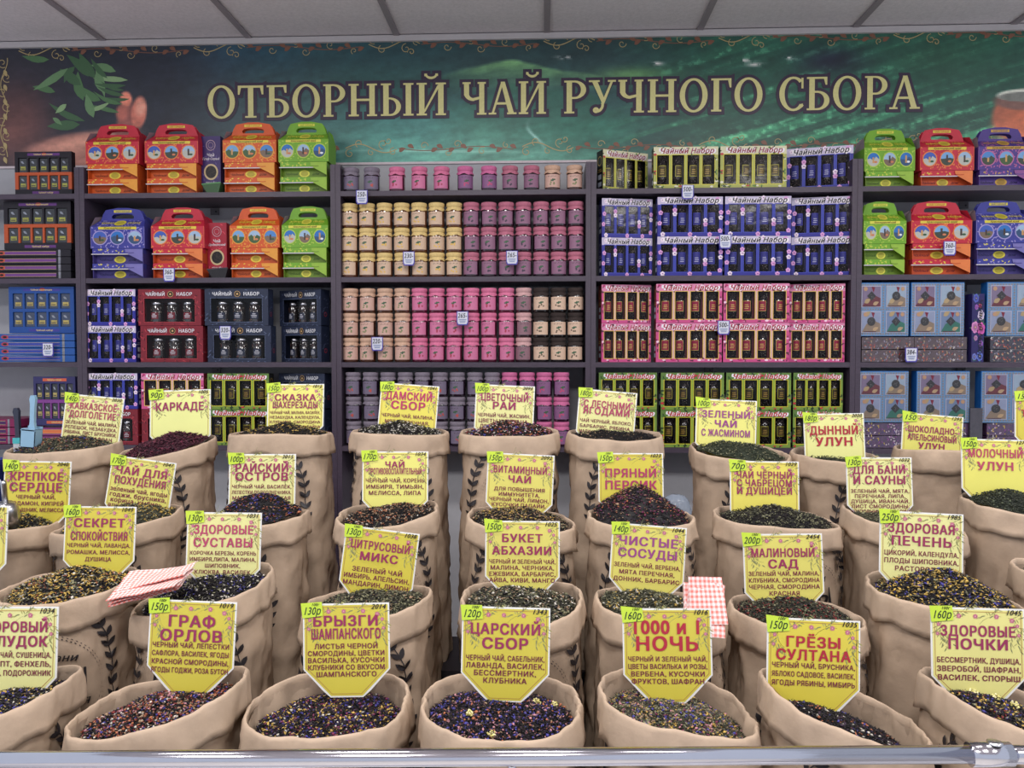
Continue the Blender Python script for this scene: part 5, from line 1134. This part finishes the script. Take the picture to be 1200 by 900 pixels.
SHORT = {'thyme': 'ЧАЙ С ЧАБРЕЦОМ'}
orn_mesh = None; bord = None; W0 = .16
def ornament():
    b = MB(); rr = random.Random(5); ol = [lin(150, 148, 84), lin(172, 168, 96), lin(126, 130, 84)]; pk = [lin(196, 108, 132), lin(222, 170, 170)]
    def sprig(x, z, a, l, n):
        b.ribbon([(x+l*t/5*math.cos(a+.12*t), z+l*t/5*math.sin(a+.12*t)) for t in range(6)], .0006, -.0010, ol[2])
        for k in range(n): t = (k+1)/n; b.leaf(x+l*t*math.cos(a+.3*t), z+l*t*math.sin(a+.3*t), .0085, .0020, a+rr.choice([-1, 1])*rr.uniform(.4, .9), -.0011-.0001*(k % 3), ol[k % 3])
    for s in (-1, 1):
        for (x, z, a, l, n) in ((.040, -.014, 2.9, .04, 9), (.052, -.016, -.3, .02, 6), (.062, -.024, -1.4, .03, 9), (.066, -.042, -1.7, .03, 9), (.058, -.046, -2.0, .022, 6), (.02, -.013, .3, .018, 5), (.068, -.03, -1.0, .012, 4)):
            sprig(s*x, z, a if s > 0 else PI-a, l, n)
        for (x, z, r) in ((.032, -.014, .0042), (.058, -.020, .0042), (.067, -.029, .0034), (.069, -.045, .0032)): b.flower(s*x, z, r, -.0018, pk[0], pk[1])
    b.flower(-.004, -.014, .004, -.0018, pk[0], pk[1])
    return b
for ci, (nm, row, tlx, tly, trx, try_, price, code, tit, ts, tv, ing, isz, iv, pc_, tc_, tp) in enumerate(CARDS):
    cx_s, Yc, m, rx, ry = sackinfo.get(nm, (0, ROWY[row], 0, .1, .1))
    Yt = Yc+.040; pl_, pr_ = P(tlx, tly, Yt), P(trx, try_, Yt); cx = (pl_.x+pr_.x)/2; wd = math.hypot(pr_.x-pl_.x, pr_.z-pl_.z); sc = wd/W0
    roll = math.atan2(pr_.z-pl_.z, pr_.x-pl_.x); Hc = .168
    lean = -.10
    o = empty('tea_card', (0, 0, 0)); o.rotation_euler = (lean, -roll, 0); o.scale = (sc, sc, sc)
    up = Euler(o.rotation_euler).to_matrix() @ Vector((0, 0, 1))
    topc = Vector((cx, Yt, (pl_.z+pr_.z)/2)); o.location = topc-up*Hc*sc
    words_ = {'edge': 'card at the picture edge above the calm card', 'far': 'card at the far end of the back row'}.get(nm, f'tea card stuck in the {nm} sack')
    nti_ = {'digestion': 'healthy stomach', 'count': 'count', 'champagne': 'champagne splash', 'royal': 'royal blend', 'thousand nights': 'one thousand and one nights', 'sultan': 'dreams of the sultan', 'kidney': 'healthy kidneys'}.get(nm, nm)
    tag(o, f'{shade.get(pc_, "light")} yellow {words_}, headed {SHORT.get(nm, " ".join(tit))}', 'sign', 'yellow tea cards')
    out = [(-.08, .05), (-.044, .012), (-.03, 0), (.03, 0), (.044, .012), (.08, .05), (.08, Hc), (-.08, Hc)]
    b = MB(); b.prism(out, -.0006, .0012, lin(226, 226, 222)); ins = [(-.0772, .0512), (-.029, .003), (.029, .003), (.0772, .0512), (.0772, Hc-.003), (-.0772, Hc-.003)]
    b.poly(ins, lin(*pc_), -.0010); b.build('card_panel', 'panel', o)
    if bord is None:
        b = MB(); bc = lin(176, 130, 60); fr = [(-.0735, .0530), (-.027, .0065), (.027, .0065), (.0735, .0530), (.0735, Hc-.0065), (-.0735, Hc-.0065), (-.0735, .0530)]
        for p, q in zip(fr[:-1], fr[1:]): b.ribbon([p, q], .0011, -.0013, bc)
        bord = b.build('card_border', 'ink', o)
        b = ornament(); b.v = [(x, y, z+Hc) for x, y, z in b.v]; orn_mesh = b.build('flower_ornament', 'ink', o)
    else:
        for s in (bord, orn_mesh): c = s.copy(); COL.objects.link(c); c.parent = o
    b = MB(); z = Hc-tv*W0
    for t in tit: b.text(t, 0, z, ts*W0*1.02, lin(*tc_), y=-.0024, off=.062, maxw=.130, sx=1.10); z -= tp*W0
    b.build('title_lettering', 'ink', o)
    if ing:
        b = MB(); z = Hc-iv*W0-.004; pitch = {5: .078, 4: .082, 3: .093, 2: .1}.get(len(ing), .1)
        if nm == 'count': pitch = .092
        for t in ing: b.text(t, 0, z, isz*W0*.98, lin(*TX), y=-.0022, off=.045, maxw=.143, sx=1.05); z -= pitch*W0
        b.build('ingredient_lettering', 'ink', o)
    b = MB(); rk = R.uniform(-.05, .05); q = [(-.083, Hc+.003+rk*.04), (-.044, Hc+.003-rk*.04), (-.042, Hc-.021), (-.080, Hc-.025)]
    b.prism(q[::-1], -.0036, -.0030, lin(196, 226, 52)); stk = b.build('price_sticker', 'panel', o)
    b = MB(); b.text(price, -.0625, Hc-.0185, .0195, lin(30, 44, 34), y=-.0041, off=.015, shear=.3, maxw=.033); b.text('100г', -.056, Hc-.003, .007, lin(20, 30, 24), y=-.0041, off=.03, shear=.3)
    b.build('handwritten_price', 'ink', stk)
    b = MB(); b.text(code, .060, Hc-.0105, .0125, lin(20, 20, 24), y=-.0026, off=.03, shear=.35); b.build('handwritten_code', 'ink', o)

# ------------------------------------------------------------------ stepped stand, counter and rail
st = empty('stepped_stand', (0, -1.2, 0), 0, 'dark stepped stand carrying the rows of paper sacks', 'stand')
for r_, (y0, y1) in {1: (ROWY[1]-.16, ROWY[1]+.135), 2: (ROWY[2]-.13, ROWY[2]+.125), 3: (ROWY[3]-.12, ROWY[3]+.12), 4: (ROWY[4]-.12, ROWY[4]+.13)}.items():
    b = MB(); b.box(-1.6, 1.75, y0+1.2, y1+1.2, 0 if r_ > 0 else 0, TIER[r_]-.0005, None); b.c = []; b.build('step', 'dark', st)
yr = CAM.y+1.10
cz = P(600, 925, yr).z-.02
pa, pb = P(0, 890.5, yr), P(1140, 884, yr)
rail = empty('counter_rail', ((pa.x+pb.x)/2, yr, (pa.z+pb.z)/2), 0, 'polished chrome rail along the front edge of the counter', 'rail')
ctr = Vector(rail.location)
def tube(p, q, r, n=24):
    b = MB(); d = (q-p).normalized(); u = d.cross(Vector((0, 1, 0))).normalized(); v = d.cross(u)
    vs_ = [tuple(e+u*r*math.cos(2*PI*i/n)+v*r*math.sin(2*PI*i/n)) for e in (p, q) for i in range(n)]
    b.add(vs_, [(i, (i+1) % n, n+(i+1) % n, n+i) for i in range(n)]+[tuple(range(n))[::-1], tuple(range(n, 2*n))], None); b.c = []; return b
dr = (pb-pa).normalized()
tube(pa-dr*.6-ctr, pb-ctr, .0125).build('rail_tube', 'chrome', rail, False)
tube(pb-dr*.005-ctr, pb+dr*.052-ctr, .0165).build('joint_sleeve', 'chrome', rail)
b = MB(); pe = pb+dr*.03-ctr; b.lathe([(.0105, 0), (.0105, .002), (.006, .0032), (.001, .0032)], 20, None, cx=pe.x, cy=pe.y); b.v = [(x, y, z+pe.z+.0155) for x, y, z in b.v]; b.c = []; b.build('joint_plug', 'steel', rail, True)
tube(pb+dr*.045-ctr, pb+dr*.5-ctr+Vector((0, 0, -.012)), .0125).build('rail_tube', 'chrome', rail)
for px in (-100, 600, 1300):
    q = P(px, 890, yr)-ctr; tube(Vector((q.x, .0, q.z-.008)), Vector((q.x+.0001, 0, cz+.009-ctr.z)), .006, 12).build('rail_post', 'chrome', rail)
for o in rail.children:
    if o.name.startswith(('rail_tube', 'joint_sleeve')):
        for p in o.data.polygons: p.use_smooth = len(p.vertices) == 4
cz = P(600, 925, yr).z-.02
ct = empty('shop_counter', (0, yr+.06, 0), 0, 'light grey shop counter with a red strip below the chrome rail', 'counter')
b = MB(); b.box(-1.7, 1.8, -.08, .0, 0, cz, lin(172, 172, 178)); b.build('front_board', 'plastic', ct)
b = MB(); b.box(-1.7, 1.8, -.0835, -.0802, cz-.05, cz-.004, lin(190, 30, 60)); b.build('red_strip', 'plastic', ct)
b = MB(); b.box(-1.7, 1.8, -.09, .008, cz, cz+.008, lin(190, 190, 196)); b.build('counter_ledge', 'plastic', ct)

# ------------------------------------------------------------------ gingham packets, scoops, bag
def gpack(name, px, py, Y, sheets, w_, h_, rot, label):
    p = P(px, py, Y); o = empty(name, tuple(p), 0, label, 'paper bags'); o.rotation_euler = rot
    for k in range(sheets):
        n = 10; vs_ = []; uv = []
        for side in (0, 1):
            for j in range(n+1):
                for i in range(n+1):
                    u, v = i/n, j/n; x = (u-.5)*w_; y = (v-.5)*h_; z = k*.0032+side*.0018+.006*math.sin(u*3+k*.4)*v*(.5+.2*k)+.003*mnoise.noise(Vector((u*3, v*3, k*2.)))
                    vs_.append((x+k*.002, y+k*.003*(-1)**k, z)); uv.append((x*1.0, y*1.0, 0))
        N1 = (n+1)**2; fs = []
        for side in (0, 1):
            for j in range(n):
                for i in range(n):
                    a = side*N1+j*(n+1)+i; f = (a, a+1, a+n+2, a+n+1); fs.append(f if side else f[::-1])
        for i in range(n):
            for a, c in ((i, i+1), (n*(n+1)+i, n*(n+1)+i+1), (i*(n+1), (i+1)*(n+1)), (i*(n+1)+n, (i+1)*(n+1)+n)): fs.append((a, c, c+N1, a+N1))
        me = bpy.data.meshes.new('gingham_bag'); me.from_pydata(vs_, [], fs)
        at = me.attributes.new('gco', 'FLOAT_VECTOR', 'POINT'); at.data.foreach_set('vector', np.array(uv, np.float32).ravel()); me.materials.append(M['gingham'])
        q = bpy.data.objects.new('gingham_bag', me); COL.objects.link(q); q.parent = o
        q.rotation_euler = (0, 0, .12*math.sin(k*2.1))
gpack('gingham_bag_bundle', 177, 690, ROWY[2]-.085, 7, .14, .085, (.16, -.24, .10), 'bundle of red and white checked paper bags lying between two sacks')
gpack('gingham_bag_bundle', 822, 712, ROWY[2]-.125, 5, .072, .088, (1.2, .12, .12), 'folded red and white checked paper bags tucked behind the thousand nights card')
def scoop(px, py, Y, col, m_, label, rot=(0, 0, 0), bowl=True, hcol=None):
    p = P(px, py, Y); o = empty('tea_scoop', tuple(p), 0, label, 'scoop'); o.rotation_euler = rot; c = lin(*col)
    b = MB()
    if bowl:
        w2, d2, h2, t = .021, .016, .055, .002
        b.box(-w2, w2, d2-t, d2, 0, h2, c); b.box(-w2, w2, -d2, -d2+t, 0, h2*.8, c); b.box(-w2, -w2+t, -d2, d2, 0, h2*.9, c); b.box(w2-t, w2, -d2, d2, 0, h2*.9, c); b.box(-w2, w2, -d2, d2, h2*.86, h2*.9, c)
        b.build('scoop_bowl', m_, o)
    hc = lin(*(hcol or col)); b = MB(); z0_ = .048 if bowl else 0
    pts = [(-.006, z0_), (-.004, z0_+.02), (-.006, z0_+.07), (-.009, z0_+.082), (-.006, z0_+.093), (.004, z0_+.094), (.008, z0_+.085), (.007, z0_+.06), (.008, z0_+.02), (.012, z0_)]
    b.prism(pts, -.005, .005, hc); h = b.build('scoop_handle', m_, o)
    md = h.modifiers.new('round', 'BEVEL'); md.width = .003; md.segments = 3
    return o
scoop(36, 523, ROWY[4]-.04, (128, 168, 196), 'plastic', 'light blue plastic scoop standing in the longevity sack', (0, .08, 0))
o = scoop(21, 517, ROWY[4]-.01, (40, 44, 62), 'plastic', 'dark handled scoop with turquoise collar standing in the longevity sack', (0, -.02, 0), False)
b = MB(); b.box(-.010, .013, -.008, .008, -.006, .010, lin(60, 170, 176)); b.build('collar', 'plastic', o); b = MB(); b.box(-.009, .012, -.007, .007, -.03, -.006, lin(180, 184, 190)); b.build('blade', 'plastic', o)
p = P(9, 616, ROWY[3]-.055); o = empty('metal_scoop', tuple(p), 0, 'shiny metal scoop resting in the strong heart tea', 'scoop'); o.rotation_euler = (.3, .15, 0)
b = MB(); b.lathe([(.001, .062), (.018, .060), (.026, .048), (.028, .02), (.024, -.03), (.022, -.03), (.026, .02), (.024, .045), (.001, .058)], 20, None); b.c = []; b.build('scoop_bowl', 'steel', o, True)
b = MB(); b.lathe([(.001, .056), (.0065, .056), (.0065, .115), (.005, .12), (.001, .121)], 14, None); b.c = []; b.build('scoop_handle', 'steel', o, True)
# blue floral bag at the edge, clear bag behind the peach sack
p = P(2, 575, ROWY[4]-.02); b = MB(); b.box(-.035, .016, -.03, .03, -.10, .09, lin(36, 56, 140)); o = b.build('blue_package', 'card'); o.location = tuple(p); tag(o, 'blue package with white flowers at the picture edge above the metal scoop', 'package')
b = MB()
for k, (x, z) in enumerate(((.0, .06), (.008, .03), (-.01, .0), (.006, -.03), (-.02, .05))): b.flower(x, z, .013, -.031, lin(206, 214, 230), lin(120, 150, 210))
b.build('printed_flowers', 'ink', o)
pz = P(792, 604, .02-.34); b = MB(); n = 14; v = []
for j in range(9):
    for i in range(n):
        a = 2*PI*i/n; s = (1, 1.06, 1.08, 1.05, 1, .94, .85, .6, .2)[j]; v.append((.052*s*math.cos(a)+.004*fn(i, j, 1.3), .04*s*math.sin(a)+.004*fn(i, j, 5.3), .115*min(j, 7)/7+(.006 if j == 8 else 0)))
b.add(v, [(j*n+i, j*n+(i+1) % n, (j+1)*n+(i+1) % n, (j+1)*n+i) for j in range(8) for i in range(n)], None); b.c = []
o = b.build('clear_plastic_bag', 'bagfilm', None, True); o.location = (pz.x, -.32, pz.z-.05); tag(o, 'clear plastic bag on a ledge behind the peach tea sack', 'bag')
b = MB(); b.box(-.15, .15, -.07, .07, 0, pz.z-.051, None); b.c = []; o = b.build('low_plinth', 'dark'); o.location = (pz.x, -.32, 0); tag(o, 'dark low plinth under the clear plastic bag', 'plinth')
